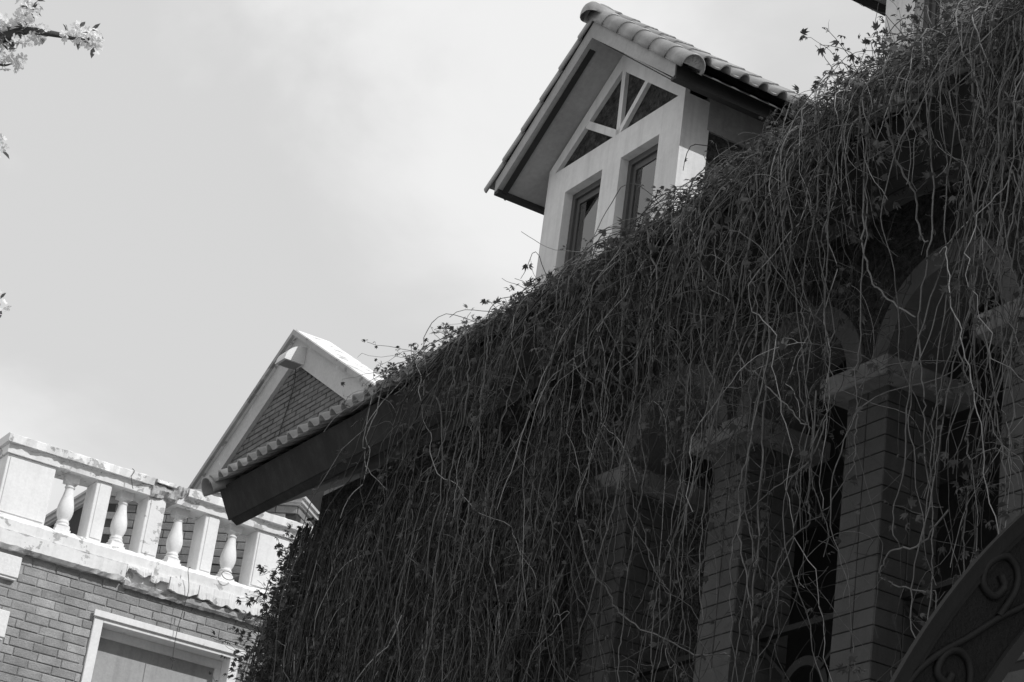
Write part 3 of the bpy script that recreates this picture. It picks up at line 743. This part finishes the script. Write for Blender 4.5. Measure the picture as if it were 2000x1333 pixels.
# circle through the outer edge points (x,z), plane Y = 6.5
pA, pB, pC = (5.407, 4.039), (5.66, 4.455), (6.031, 4.906)
def circ(a, b, c):
    ax, ay = a; bx, by = b; cx, cy = c; d = 2 * (ax * (by - cy) + bx * (cy - ay) + cx * (ay - by))
    ux = ((ax * ax + ay * ay) * (by - cy) + (bx * bx + by * by) * (cy - ay) + (cx * cx + cy * cy) * (ay - by)) / d
    uy = ((ax * ax + ay * ay) * (cx - bx) + (bx * bx + by * by) * (ax - cx) + (cx * cx + cy * cy) * (bx - ax)) / d
    return ux, uy, math.hypot(ax - ux, ay - uy)
ox, oz, orr = circ(pA, pB, pC)
t0 = math.atan2(3.2 - oz, 5.05 - ox); t1 = math.atan2(pC[1] - oz, pC[0] - ox)
if t0 < 0: t0 += 2 * math.pi
if t1 < 0: t1 += 2 * math.pi
ts = np.linspace(t0, t1 - (t0 - t1) * 1.2, 60)
def arcpts(rad): return [(ox + rad * math.cos(t), oz + rad * math.sin(t)) for t in ts]
def ringy(A, B, y0, y1):
    k = len(A); mb = MB()
    vs = [(p[0], y0, p[1]) for p in A] + [(p[0], y0, p[1]) for p in B] + [(p[0], y1, p[1]) for p in A] + [(p[0], y1, p[1]) for p in B]; fs = []
    for i in range(k - 1):
        fs += [(i, i + 1, k + i + 1, k + i), (2 * k + i, 3 * k + i, 3 * k + i + 1, 2 * k + i + 1), (k + i, k + i + 1, 3 * k + i + 1, 3 * k + i), (i, 2 * k + i, 2 * k + i + 1, i + 1)]
    fs += [(0, k, 3 * k, 2 * k), (k - 1, 3 * k - 1, 4 * k - 1, 2 * k - 1)]
    return mb.add(vs, fs)
WB = .345
ringy(arcpts(orr - .02), arcpts(orr - WB), 6.53, 6.55).build('panel', MT['hammered'], ca)
ringy(arcpts(orr), arcpts(orr - .012), 6.505, 6.535).build('outer_flange', MT['iron'], ca)
ringy(arcpts(orr - .0125), arcpts(orr - .055), 6.508, 6.555).build('outer_rim', MT['iron'], ca)
ringy(arcpts(orr - .058), arcpts(orr - .075), 6.516, 6.55).build('bead', MT['iron'], ca)
ringy(arcpts(orr - WB + .002), arcpts(orr - WB - .05), 6.50, 6.60).build('inner_rim', MT['blackpaint'], ca)
def scroll(pts, r=.011):
    P = catmull([(x, 6.52, z) for x, z in pts], 8); n = len(P); rr = np.linspace(r * 1.5, r * 1.25, n)
    MB().tube(P, rr, 8).build('scroll', MT['iron'], ca, smooth=True)
scroll([(5.94, 4.622), (5.958, 4.575), (5.905, 4.523), (5.845, 4.563), (5.872, 4.651), (5.964, 4.709), (6.024, 4.668), (6.02, 4.58), (5.937, 4.447)], .012)
scroll([(5.708, 4.146), (5.68, 4.109), (5.633, 4.139), (5.659, 4.21), (5.724, 4.251), (5.787, 4.226), (5.80, 4.137), (5.76, 4.03), (5.70, 3.93)], .012)
scroll([(5.40, 3.93), (5.49, 4.06), (5.558, 4.143), (5.664, 4.236), (5.774, 4.312), (5.938, 4.441), (6.05, 4.514), (6.2, 4.62)], .010)
sc3 = [(6.2 + .09 * (1 - t / 9) * math.cos(t), 4.85 + .09 * (1 - t / 9) * math.sin(t)) for t in np.linspace(0, 7, 14)]
scroll(sc3, .012)
MB().box(5.0, 5.12, 6.46, 6.62, 0, 3.4).build('post', MT['iron'], ca, bevel=.01)

# ================================================================== CREEPER
def hang_strand(p, d, zend, seg=.07, roof=True, stiff=.8, wob=.28, xmin=6.2, xmax=7.4, kink=.10, drift=0., sway=0., flow=False):
    P = [np.array(p, float)]; d = np.array(d, float); d /= np.linalg.norm(d)
    lat = rg.normal(0, wob, 3); n = 0; ph = rg.uniform(0, 6.28); fq = rg.uniform(4, 11)
    while n < 110:
        q = P[-1]; on = roof and q[0] > 6.62
        if on:
            tgt = np.array([-1, rg.normal(.25, .7), -.62])
            zr = roofz(q[0]) + .03
            if q[2] < zr: tgt[2] = .3
        else:
            lat = .86 * lat + rg.normal(0, wob * .5, 3); tgt = np.array([lat[0] * .5, lat[1] + drift + sway * math.sin(ph + fq * q[2]), -1])
            if q[0] < xmin: tgt[0] += .4
            if q[0] > xmax: tgt[0] -= .4
            if 7.40 < q[2] < 7.9 and q[0] > 6.60: tgt[0] -= .9
        tgt = tgt / np.linalg.norm(tgt)
        a = .72 if on else (stiff if q[2] < 7.6 or flow else min(stiff, .5))
        d = a * d + (1 - a) * tgt
        if rg.random() < kink: d = d + rg.normal(0, .55, 3) * np.array([.5, 1, .7])
        if on and q[2] > roofz(q[0]) + heap(q[1], q[0]) + .06: d[2] = min(d[2], -.35)
        if roof and not on and q[2] > 7.2: d[2] = min(d[2], -.06 if flow else -.3)
        d /= np.linalg.norm(d)
        P.append(q + d * seg * rg.uniform(.7, 1.3)); n += 1
        if P[-1][2] < zend: break
    return np.array(P)
def wavy(P, amp):
    """give a stem its own uneven waves, growing from its root"""
    k = len(P); sl = np.concatenate([[0], np.cumsum(np.linalg.norm(np.diff(P, axis=0), axis=1))]); g = np.clip(sl / .4, 0, 1) * amp
    for lam, w in ((rg.uniform(.45, .9), 1.), (rg.uniform(.2, .4), .5), (rg.uniform(.11, .18), .22)):
        ph = rg.uniform(0, 6.28, 2); m = rg.uniform(.3, 1.2); P[:, 1] += g * w * m * np.sin(sl * 6.28 / lam + ph[0]); P[:, 0] += g * w * .4 * m * np.sin(sl * 6.28 / lam + ph[1])
    return P
LEAF = []                                    # palmate young leaf: five folded leaflets
for k, (ang, ln) in enumerate(((-68, .62), (-32, .9), (0, 1.05), (32, .9), (68, .62))):
    a = R(ang); dx, dy = math.sin(a), math.cos(a); w = .17 * ln
    LEAF.append(np.array([(0, .08, 0), (dx * ln * .5 - dy * w, .08 + dy * ln * .5 + dx * w, .05), (dx * ln * .94, .08 + dy * ln * .94, -.34 * ln), (dx * ln * .5 + dy * w, .08 + dy * ln * .5 - dx * w, .05)]))
LEAFV = np.vstack(LEAF + [np.array([(0, -.5, .05), (.02, -.5, .05), (.02, .1, 0), (0, .1, 0)])]); LEAFF = np.arange(24).reshape(6, 4)
def leaf_batch(pos, dirs, size):
    n = len(pos); D = dirs / (np.linalg.norm(dirs, axis=1)[:, None] + 1e-9)
    up = rg.normal(0, .6, (n, 3)) + np.array([-.3, -.2, .9]); Xa = np.cross(D, up); Xa /= np.linalg.norm(Xa, axis=1)[:, None] + 1e-9; Za = np.cross(Xa, D)
    V = (LEAFV[None, :, 0:1] * Xa[:, None] + LEAFV[None, :, 1:2] * D[:, None] + LEAFV[None, :, 2:3] * Za[:, None]) * size[:, None, None]
    V += (pos + D * size[:, None] * .5)[:, None]
    F = LEAFF[None] + (np.arange(n) * 24)[:, None, None]
    return V.reshape(-1, 3), F.reshape(-1, 4)
class Creep:
    def __init__(s, tones=(('stem', 1),)): s.T = [t[0] for t in tones]; s.w = np.array([t[1] for t in tones], float); s.w /= s.w.sum(); s.V = [[] for _ in s.T]; s.F = [[] for _ in s.T]; s.n = [0] * len(s.T); s.lp = []; s.ld = []; s.ls = []
    def stem(s, P, r, sides=4, t=None):
        k = len(P)
        if k < 3: return
        rr = np.linspace(r, r * .55, k)
        V, F = tube_arrays(P, rr, sides); t = rg.choice(len(s.T), p=s.w) if t is None else t; s.V[t].append(V); s.F[t].append(F + s.n[t]); s.n[t] += len(V)
    def leaves(s, P, per, size=.05, bias=(0, 0, -.3), spread=1.0, start=0.):
        k = len(P); c = rg.poisson(per * k)
        for _ in range(c):
            i = rg.integers(int(start * (k - 1)), k); s.lp.append(P[i] + rg.normal(0, .006, 3)); s.ld.append(rg.normal(0, spread, 3) + np.array(bias)); s.ls.append(size * rg.uniform(.5, 1.25))
    def twigs(s, P, per, r, up=0., ln=(.05, .22), leaf=.7, size=.045):
        k = len(P)
        for _ in range(rg.poisson(per * k)):
            i = rg.integers(1, k); q = P[i]; d = rg.normal(0, 1, 3) + np.array([-.2, 0, up]); d /= np.linalg.norm(d); m = rg.integers(3, 7); L_ = rg.uniform(*ln); T = [q]
            for _ in range(m):
                d = d + rg.normal(0, .25, 3) + np.array([0, 0, up * .1 - .08]); d /= np.linalg.norm(d); T.append(T[-1] + d * L_ / m)
            T = np.array(T); s.stem(T, r, 3)
            if rg.random() < leaf: s.leaves(T, .5, size, (0, 0, up * .5), .8, .4)
    def done(s, label, group=None):
        root = empty('creeper', (7.0, 10, 0)); tag(root, label, 'creeper', group, 'stuff')
        for t, V, F in zip(s.T, s.V, s.F): o = link('stems', mesh_np('stems', np.vstack(V), np.vstack(F), True), MT[t], root); o['kind'] = 'stuff'
        if s.lp:
            V, F = leaf_batch(np.array(s.lp), np.array(s.ld), np.array(s.ls)); o = link('leaves', mesh_np('leaves', V, F), MT['leaf'], root); o['kind'] = 'stuff'
        return root
def heap(y, x=7.0):                            # how thickly the creeper lies on the roof edge
    return float(np.interp(y, [6, 8, 8.9, 9.4, 10.2, 10.7, 11.1, 11.6, 12.5, 13.2, 14.5, 15], [.45, .38, .32, .26, .26, .18, .07, .03, .02, .02, .02, 0])) * float(np.interp(x, [6.5, 6.65, 7.05], [.1, .16 if y > 9.3 else .35, 1]))

# 1. curtain from the eave
C1 = Creep((('stempale', .10), ('stem', .46), ('stemdark', .44)))
def zones():
    for y0, y1, n, za0, za1, tw, lf in ((10.4, 13.4, 88, 4.6, 6.9, .07, .07), (9.2, 10.4, 36, 4.3, 7.0, .07, .07), (8.55, 9.2, 26, 4.0, 6.9, .08, .08), (8.6, 8.82, 16, 3.9, 4.8, .05, .05), (6.75, 7.42, 80, 3.7, 6.6, .08, .09), (8.45, 12.8, 120, 6.6, 7.5, .14, .14), (13.6, 14.4, 7, 6.6, 7.6, .1, .06)):
        cs = [rg.uniform(y0, y1) for _ in range(max(3, n // 9))]
        for _ in range(n): yield (cs[rg.integers(len(cs))] + rg.normal(0, .045) if rg.random() < .8 else rg.uniform(y0, y1)), za0, za1, tw, lf
for y, za0, za1, tw, lf in zones():
    x = rg.uniform(6.58, 6.80); z = roofz(x) + (rg.uniform(.0, .02) if y > 9.8 else rg.uniform(.02, .04 + heap(y, x)))
    flow = rg.random() < (.5 if y < 11.2 else .3)
    if flow: y = max(y - .35, 6.72); x = rg.uniform(6.54, 6.64); z = roofz(x) + rg.uniform(-.01, .03 + heap(y, x))
    P = hang_strand((x, y - .04, z), (-.25, rg.uniform(.5, 1.5), -.45) if flow else (-.8, rg.normal(.1, .6), -.45 if y < 9.8 else -.7), rg.uniform(za0, za1), wob=rg.uniform(.08, .5), flow=flow, stiff=rg.uniform(.86, .93) if flow else rg.uniform(.6, .85), xmin=6.44, xmax=6.85, drift=(rg.normal(0, .7) if rg.random() < .14 and y > 9 else rg.normal(0, .06)), sway=abs(rg.normal(0, .25)), kink=rg.uniform(.05, .22))
    P = wavy(P, rg.uniform(.008, .04))
    low = P[P[:, 2] < 6.85]
    if len(low) and 7.70 < low[:, 1].mean() < 8.42 and rg.random() < .88: continue
    C1.stem(P, rg.uniform(.0065, .010) if rg.random() < .05 else rg.uniform(.0042, .0055) if rg.random() < .1 else rg.uniform(.0016, .0040)); C1.leaves(P, lf, .05); C1.twigs(P, tw, .002, -.1)
for _ in range(900):
    y = rg.choice([rg.uniform(8.6, 10.2), rg.uniform(9.6, 12.4), rg.uniform(6.8, 7.4)], p=[.40, .48, .12]); z = rg.uniform(6.5, 7.6) if rg.random() < .8 else rg.uniform(5.0, 6.3); x = rg.uniform(6.6, 7.2)
    d = rg.normal(0, 1, 3); d[0] *= .4; d /= np.linalg.norm(d); P = [np.array((x, y, z))]; w_ = rg.normal(0, .12, 3)
    for _ in range(rg.integers(7, 18)):
        w_ = .8 * w_ + rg.normal(0, .08, 3); d = d + w_ + np.array([0, 0, -.05]); d /= np.linalg.norm(d); P.append(P[-1] + d * .05)
    P = np.array(P); P[:, 0] = np.clip(P[:, 0], 6.4, 7.25); C1.stem(P, rg.uniform(.0012, .0028), 3); C1.leaves(P, .05, .045)
C1.done('dense curtain of bare creeper stems hanging from the eave over the arches')
# 2. tangle lying on the roof edge
C2 = Creep((('stempale', .26), ('stem', .44), ('stemdark', .30)))
for k_ in range(960):
    y, x = (rg.triangular(6.4, 8.6, 13.0), rg.uniform(6.58, 7.5)) if k_ < 720 else (rg.uniform(6.4, 8.9), rg.uniform(6.56, 6.8)); h = heap(y, x) * rg.beta(1.2, 1.6); z = roofz(x) + .02 + h
    d = np.array([rg.normal(-.3, .5), rg.normal(.7, .8), rg.normal(-.05, .3)]); d /= np.linalg.norm(d); P = [np.array((x, y, z))]
    for _ in range(rg.integers(8, 22)):
        d = d + rg.normal(0, .16, 3); q = P[-1]; f_ = roofz(max(q[0], 6.6)) + .02; hi = f_ + heap(q[1], q[0]) + (.03 if q[1] < 10.9 else .0)
        if q[2] < f_ and q[0] > 6.55: d[2] += .25
        if q[2] > hi: d[2] -= .35
        if q[0] < 6.52: d[2] -= .25; d[0] += .15
        if q[0] > 7.5: d[0] -= .3
        d /= np.linalg.norm(d); P.append(q + d * .06)
    P = np.array(P); C2.stem(P, rg.uniform(.0022, .005)); C2.leaves(P, .22, .042, (0, 0, .3)); C2.twigs(P, .05, .0018, .4, (.04, .12), .8)
for _ in range(330):                            # upright young shoots on top
    y = rg.choice([rg.uniform(7.6, 10.6), rg.uniform(8.2, 9.6), rg.uniform(10.4, 13.0), rg.uniform(12.3, 14.3)], p=[.54, .26, .07, .13]); x = rg.uniform(6.62, 7.4) if y < 9.6 else (rg.uniform(6.95, 7.45) if y < 11.3 else rg.uniform(6.58, 6.8)); z = roofz(x) + heap(y, x) * rg.uniform(.4, .9)
    d = np.array([rg.normal(-.1, .5), rg.normal(.25, .6), rg.uniform(.2, 1)]); d /= np.linalg.norm(d); P = [np.array((x, y, z))]; ln = rg.uniform(.10, .32) * (1 if y < 10.8 else (.25 if y < 12.7 else .8))
    for _ in range(7):
        d = d + rg.normal(0, .22, 3); d /= np.linalg.norm(d); P.append(P[-1] + d * ln / 7)
    P = np.array(P); C2.stem(P, rg.uniform(.0022, .004), 4); C2.leaves(P, .75, .034, (0, 0, .4), .8, .15)
for _ in range(150):                            # stems along the tile edge, sunlight painted in by the pale tone
    y = rg.uniform(10.4, 13.7); x = rg.uniform(6.54, 6.72); z = roofz(max(x, 6.6)) + rg.uniform(-.02, .03); d = np.array([rg.normal(0, .15), 1., -.05]); P = [np.array((x, y, z))]
    for _ in range(int(rg.integers(6, 16))):
        d = d + rg.normal(0, .13, 3) + np.array([0, 0, -.03]); d /= np.linalg.norm(d); q = P[-1] + d * .055; q[2] = max(q[2], (roofz(q[0]) - .005) if q[0] > 6.6 else 7.3); P.append(q)
    P = np.array(P); C2.stem(P, rg.uniform(.002, .0045), 4, 0); C2.leaves(P, .25, .034, (0, 0, .4), .8); C2.twigs(P, .08, .0015, .4, (.03, .09), .9, .03)
for k in range(200):                            # climbing over and in front of the dormer at the right edge
    y = rg.uniform(7.2, 8.9) if k < 130 else rg.uniform(8.7, 9.15); x = rg.uniform(6.9, 7.55); z = roofz(x) + rg.uniform(.0, .35)
    d = np.array([rg.normal(-.05, .25), rg.normal(.1, .4), 1.]); P = [np.array((x, y, z))]
    for _ in range(int(rg.integers(5, 16 if y < 8.9 else 11))):
        d = d + rg.normal(0, .2, 3) + np.array([0, 0, -.05]); d /= np.linalg.norm(d); P.append(P[-1] + d * .05); P[-1][0] = min(P[-1][0], 7.56)
    P = np.array(P); C2.stem(P, rg.uniform(.002, .0045), 4); C2.leaves(P, .45, .036, (0, 0, .2), .9); C2.twigs(P, .08, .0015, .3, (.04, .12), .8)
C2.done('leafy creeper heaped along the edge of the tiled roof')
# 3. old dense growth on the wall beyond the arcade
C3 = Creep((('stempale', .04), ('stem', .26), ('stemdark', .70)))
def bulge(y, z): return 7.34 - float(np.interp(z, [4.5, 6.0, 7.0, 7.6], [.60, .46, .30, .08]))
for _ in range(1500):
    y = rg.uniform(11.9, 16.35) if rg.random() < .8 else rg.uniform(15.2, 16.4); z = rg.uniform(5.2, 7.45) if rg.random() < .6 else 7.45
    x = rg.uniform(bulge(y, z), 7.36)
    P = hang_strand((x, y, z), (rg.normal(-.2, .3), rg.normal(0, .4), -1) if y < 15.4 else (-.1, rg.normal(0, .15), -1), max(4.4, z - rg.uniform(.6, 2.4)), roof=False, wob=.26 if y < 15.4 else .14, sway=abs(rg.normal(0, .25)) if y < 15.4 else 0., kink=.14 if y < 15.4 else .04, xmin=bulge(y, z) - .08, xmax=7.38)
    if y < 15.6: P = wavy(P, rg.uniform(.006, .032))
    P[:, 0] = np.clip(P[:, 0], bulge(y, 6.0) - .1, 7.39); P[:, 0] = np.maximum(P[:, 0], np.interp(P[:, 2], [4.5, 6.0, 7.0, 7.6], [6.70, 6.84, 7.0, 7.2])); P[:, 1] = np.minimum(P[:, 1], 16.52)
    C3.stem(P, rg.uniform(.003, .006), 4); C3.leaves(P, .05, .05); C3.twigs(P, .05, .002, 0., (.05, .2), .6)
for _ in range(900):                             # leafy shoots at the outer corner
    z = rg.uniform(4.9, 7.3); x = rg.uniform(min(bulge(16, z) + .10, 7.3), 7.42); y = rg.uniform(15.9, 16.5)
    d = np.array([rg.normal(-.35, .5), rg.normal(.35, .5), rg.normal(.1, .6)]); d /= np.linalg.norm(d); P = [np.array((x, y, z))]; ln = rg.uniform(.14, .34) * (1.25 if z < 6.7 else .9)
    for _ in range(7):
        d = d + rg.normal(0, .2, 3) + np.array([0, 0, -.06]); d /= np.linalg.norm(d); P.append(P[-1] + d * ln / 7)
    P = np.array(P); C3.stem(P, .0028, 4); C3.leaves(P, .5, .05, (-.2, .2, 0), .9, .2)
C3.done('old matted creeper bulging from the shaded wall beside the terrace house')
# 4. loose strands that stand out one by one
def leafmesh():
    me = bpy.data.meshes.new('leaf'); me.from_pydata([tuple(v) for v in LEAFV], [], [tuple(f) for f in LEAFF.tolist()]); me.materials.append(MT['leaf']); return me
lm = leafmesh()
GR = 'loose vine strands hanging from the eave'
def loose(yz, r, x=6.5, label='', nl=4, sub=5, jit=.012):
    pts = [(x, a, b) for a, b in yz]
    if 6.7 < yz[0][1] < 7.7: pts = [(6.66, yz[0][0] + .01, 7.91), (6.56, yz[0][0] + .01, 7.86), (x, yz[0][0] + .005, 7.74)] + ([(x, yz[0][0] + .02, (7.74 + yz[0][1]) / 2)] if yz[0][1] < 7.4 else []) + pts
    P = catmull(pts, sub)
    P[1:-1] += np.cumsum(rg.normal(0, jit * .45, (len(P) - 2, 3)), axis=0) * .35 + rg.normal(0, jit * .35, (len(P) - 2, 3))
    k = len(P); V, F = tube_arrays(P, np.linspace(r, r * .6, k), 6); VV = [V]; FF = [F]; n = len(V)
    for i in range(3, k - 1, 3):                                # node stubs and tendrils
        if rg.random() < .6:
            d = rg.normal(0, 1, 3); d /= np.linalg.norm(d); T = np.array([P[i], P[i] + d * .02, P[i] + d * .035 + (0, 0, -.01), P[i] + d * rg.uniform(.04, .10) + (0, 0, -.02)])
            v, f = tube_arrays(T, .0016, 4); VV.append(v); FF.append(f + n); n += len(v)
    o = link('hanging_vine', mesh_np('hanging_vine', np.vstack(VV), np.vstack(FF), True), MT['stem']); tag(o, label, 'vine', GR)
    for _ in range(nl):
        i = rg.integers(2, k); s = rg.uniform(.028, .055)
        link('leaf', lm, None, o, tuple(P[i]), (rg.uniform(-2.4, -.6), rg.uniform(-.6, .6), rg.uniform(-3.1, 3.1)), (s, s, s))
    return o
TR = [([(8.60, 7.3), (8.57, 6.95), (8.556, 6.643), (8.489, 6.348), (8.467, 6.144), (8.485, 6.007), (8.58, 5.822), (8.807, 5.756), (9.039, 5.67), (9.259, 5.65)], .0065),
      ([(8.28, 7.4), (8.25, 7.05), (8.253, 6.708), (8.237, 6.414), (8.265, 6.192), (8.234, 6.008), (8.245, 5.873), (8.238, 5.734), (8.308, 5.649), (8.421, 5.541), (8.553, 5.483)], .006),
      ([(7.79, 7.3), (7.74, 7.0), (7.753, 6.698), (7.788, 6.394), (7.784, 6.203), (7.729, 5.95), (7.708, 5.827), (7.701, 5.596), (7.629, 5.384), (7.6, 5.156), (7.6, 4.955), (7.6, 4.5)], .007),
      ([(8.30, 7.0), (8.235, 6.775), (8.133, 6.632), (7.974, 6.49), (7.822, 6.388)], .009),
      ([(9.45, 7.4), (9.365, 6.983), (9.219, 6.567), (9.063, 6.464), (8.904, 6.306), (8.752, 6.171), (8.603, 6.022)], .007),
      ([(10.36, 6.9), (10.322, 6.37), (10.23, 6.05), (10.089, 5.804), (9.95, 5.547), (9.803, 5.405), (9.737, 5.283), (9.799, 5.204)], .006),
      ([(10.75, 6.0), (10.547, 5.654), (10.348, 5.479), (10.225, 5.342), (9.977, 5.184), (9.748, 5.087), (9.434, 4.943), (9.091, 4.874)], .007),
      ([(8.56, 6.2), (8.553, 5.815), (8.55, 5.606), (8.541, 5.484), (8.664, 5.444), (8.758, 5.362), (8.809, 5.253), (8.818, 5.119), (8.89, 4.964), (8.912, 4.6)], .007),
      ([(7.50, 5.3), (7.679, 5.174), (7.86, 5.182), (7.946, 5.121), (7.929, 5.062), (7.844, 5.005), (7.638, 4.939), (7.548, 4.898), (7.542, 4.6)], .0065),
      ([(7.24, 6.8), (7.203, 6.172), (7.146, 5.911), (7.093, 5.688), (7.104, 5.504), (7.053, 5.306)], .007),
      ([(7.43, 6.6), (7.391, 6.066), (7.356, 5.859), (7.407, 5.647), (7.37, 5.416), (7.409, 5.191), (7.384, 4.986), (7.40, 4.6)], .007),
      ([(7.475, 7.499), (7.43, 7.427), (7.333, 7.328), (7.231, 7.245), (7.105, 7.182), (6.965, 7.13)], .012),
      ([(7.95, 8.05), (8.055, 7.891), (8.119, 7.684), (8.133, 7.613), (8.056, 7.428), (7.971, 7.274), (7.872, 7.117), (7.818, 6.922), (7.761, 6.787)], .010),
      ([(7.62, 7.4), (7.66, 6.9), (7.60, 6.5), (7.66, 6.1), (7.62, 5.7), (7.68, 5.4)], .006)]
ZL = ['loose bare vine strand hanging to the right of the nearest pillar', 'loose bare vine strand hanging between the nearest and the second pillar', 'loose bare vine strand hanging before the far pillar', 'loose bare vine strand hanging in front of the dark creeper mat left of the pillars']
own = ['long vine strand sweeping left in front of the second pillar', 'vine strand hanging past the capital of the nearest pillar and curling left', 'long vine strand hanging straight down the shaded side of the nearest pillar', 'thick bent vine crossing the springing of the nearest arch',
       'vine strand running diagonally across the second arch', 'vine strand over the far pillar curling back at its tip', 'long vine sagging across the foot of the far pillar', 'bowed vine leaving the bundle beside the second pillar', 'looped vine strand in front of the nearest pillar above the iron arch',
       None, None, 'thick pale vine arching out at the upper right edge', 'thick vine dropping from the roof edge across the fascia', None]
for (yz, r), lb_ in zip(TR, own): loose(yz, r * .78, 6.5 + rg.uniform(-.02, .02), lb_ or ZL[0], 5)
for _ in range(46):
    y = rg.choice([rg.uniform(6.9, 7.4), rg.uniform(8.55, 9.3), rg.uniform(9.3, 10.6), rg.uniform(10.6, 13.4)], p=[.3, .18, .2, .32])
    z = 7.75; yz = [(y, z)]; v = rg.normal(0, .05)
    ze = rg.uniform(4.4, 6.6)
    while z > ze: z -= rg.uniform(.16, .34); v = .5 * v + rg.normal(0, .05); y += v; yz.append((y, z))
    loose(yz, rg.uniform(.0034, .0058), 6.46 + rg.uniform(-.03, .03), ZL[0 if y < 7.9 else 1 if y < 9.35 else 2 if y < 10.6 else 3], int(rg.integers(2, 6)))

# ================================================================== BLOSSOMING TREE, branches entering at the left
tree = empty('blossom_tree', (-.2, 9.6, 0)); tag(tree, 'crab apple branches thick with pale blossom at the left edge', 'tree')
tk = MB()
tk.tube(catmull([(-.2, 9.6, -.05), (-.15, 9.55, 1.2), (.05, 9.5, 2.6), (.25, 9.4, 3.8), (.5, 9.3, 4.8)], 6), np.linspace(.13, .06, 25), 8)
tk.build('trunk', MT['bark'], tree, smooth=True)
def branch(pts, r0, r1):
    P = catmull(pts, 6); MB().tube(P, np.linspace(r0, r1, len(P)), 6).build('branch', MT['bark'], tree, smooth=True); return P
branch([(.5, 9.3, 4.8), (1.0, 9.1, 5.5), (1.509, 8.861, 5.983), (1.816, 8.641, 6.294), (1.999, 8.556, 6.374), (2.05, 8.53, 6.41), (2.107, 8.5, 6.432), (2.219, 8.462, 6.442), (2.27, 8.44, 6.438), (2.34, 8.41, 6.45)], .045, .0035)
branch([(1.3, 8.95, 5.8), (1.65, 8.7, 6.3), (1.9, 8.52, 6.55), (2.03, 8.47, 6.56), (2.06, 8.46, 6.50)], .02, .004)
branch([(.5, 9.3, 4.8), (1.0, 9.2, 5.2), (1.5, 9.0, 5.6), (1.95, 8.8, 5.9), (2.14, 8.73, 5.975)], .03, .004)
branch([(.25, 9.4, 3.8), (.9, 9.3, 4.5), (1.6, 9.2, 5.0), (2.1, 9.05, 5.28), (2.36, 8.96, 5.36)], .03, .004)
branch([(1.816, 8.641, 6.294), (1.93, 8.6, 6.27), (2.04, 8.585, 6.27), (2.08, 8.58, 6.29)], .01, .003)
branch([(.05, 9.5, 2.6), (-.8, 9.2, 3.8), (-1.4, 9.1, 5.0), (-1.7, 9.3, 6.2)], .05, .01)
branch([(.25, 9.4, 3.8), (-.1, 9.9, 5.0), (.1, 10.2, 6.4)], .05, .01)
def blossom_mesh(seed):
    r = random.Random(seed); vs = []; fs = []
    for k in range(5):
        a = 2 * math.pi * k / 5 + r.uniform(-.15, .15); ln = r.uniform(.85, 1.1); cup = r.uniform(.15, .75)
        def P(u, w): 
            x, y = u * ln, w; return (x * math.cos(a) - y * math.sin(a), x * math.sin(a) + y * math.cos(a), cup * u * u * .7 + abs(w) * .25)
        n = len(vs); vs += [P(.08, 0), P(.5, -.33), P(.55, 0), P(.5, .33), P(.92, -.25), P(1, 0), P(.92, .25)]
        fs += [(n, n + 1, n + 2), (n, n + 2, n + 3), (n + 1, n + 4, n + 5, n + 2), (n + 2, n + 5, n + 6, n + 3)]
    me = bpy.data.meshes.new('blossom'); me.from_pydata(vs, [], fs); me.materials.append(MT['petal'])
    for p in me.polygons: p.use_smooth = True
    return me
bl = [blossom_mesh(i) for i in range(6)]
tl = bpy.data.meshes.new('leaf'); tl.from_pydata([(0, 0, 0), (-.22, .35, .06), (0, .4, 0), (.22, .35, .06), (-.2, .7, .03), (0, .75, -.05), (.2, .7, .03), (0, 1.1, -.15)], [], [(0, 1, 2), (0, 2, 3), (1, 4, 5, 2), (2, 5, 6, 3), (4, 7, 5), (5, 7, 6)]); tl.materials.append(MT['tleaf'])
# cluster centres and radii in metres (x, y, z, r, flowers, leaves)
cls = [(2.03, 8.535, 6.40, .075, 26, 7), (2.06, 8.47, 6.50, .065, 20, 5), (2.00, 8.54, 6.43, .07, 18, 4), (2.10, 8.50, 6.42, .06, 16, 6), (2.145, 8.487, 6.425, .045, 9, 4), (2.075, 8.575, 6.30, .065, 22, 3), (2.02, 8.59, 6.29, .06, 16, 3), (2.00, 8.57, 6.34, .06, 14, 3),
       (2.285, 8.433, 6.465, .05, 16, 4), (2.345, 8.41, 6.465, .055, 18, 6), (2.375, 8.405, 6.445, .045, 14, 4), (2.25, 8.45, 6.45, .03, 5, 3), (2.07, 8.47, 6.53, .055, 14, 4), (2.145, 8.73, 5.975, .05, 16, 1), (2.36, 8.955, 5.364, .055, 15, 5)]
for cx_, cy_, cz_, r, nf, nl in cls:
    for _ in range(nf):
        d = rg.normal(0, 1, 3); d /= np.linalg.norm(d); p = np.array((cx_, cy_, cz_)) + d * r * rg.uniform(.35, 1.05)
        nrm = Vector(d + rg.normal(0, .45, 3) + np.array([0, 0, .25])); e = nrm.to_track_quat('Z', 'Y').to_euler(); s = rg.uniform(.017, .024)
        link('blossom', bl[rg.integers(6)], None, tree, tuple(p), e, (s, s, s))
    for _ in range(nl):
        d = rg.normal(0, 1, 3); d /= np.linalg.norm(d); p = np.array((cx_, cy_, cz_)) + d * r * rg.uniform(.2, .8); s = rg.uniform(.03, .05)
        link('leaf', tl, None, tree, tuple(p), Vector(d + rg.normal(0, .4, 3)).to_track_quat('Y', 'Z').to_euler(), (s, s, s))
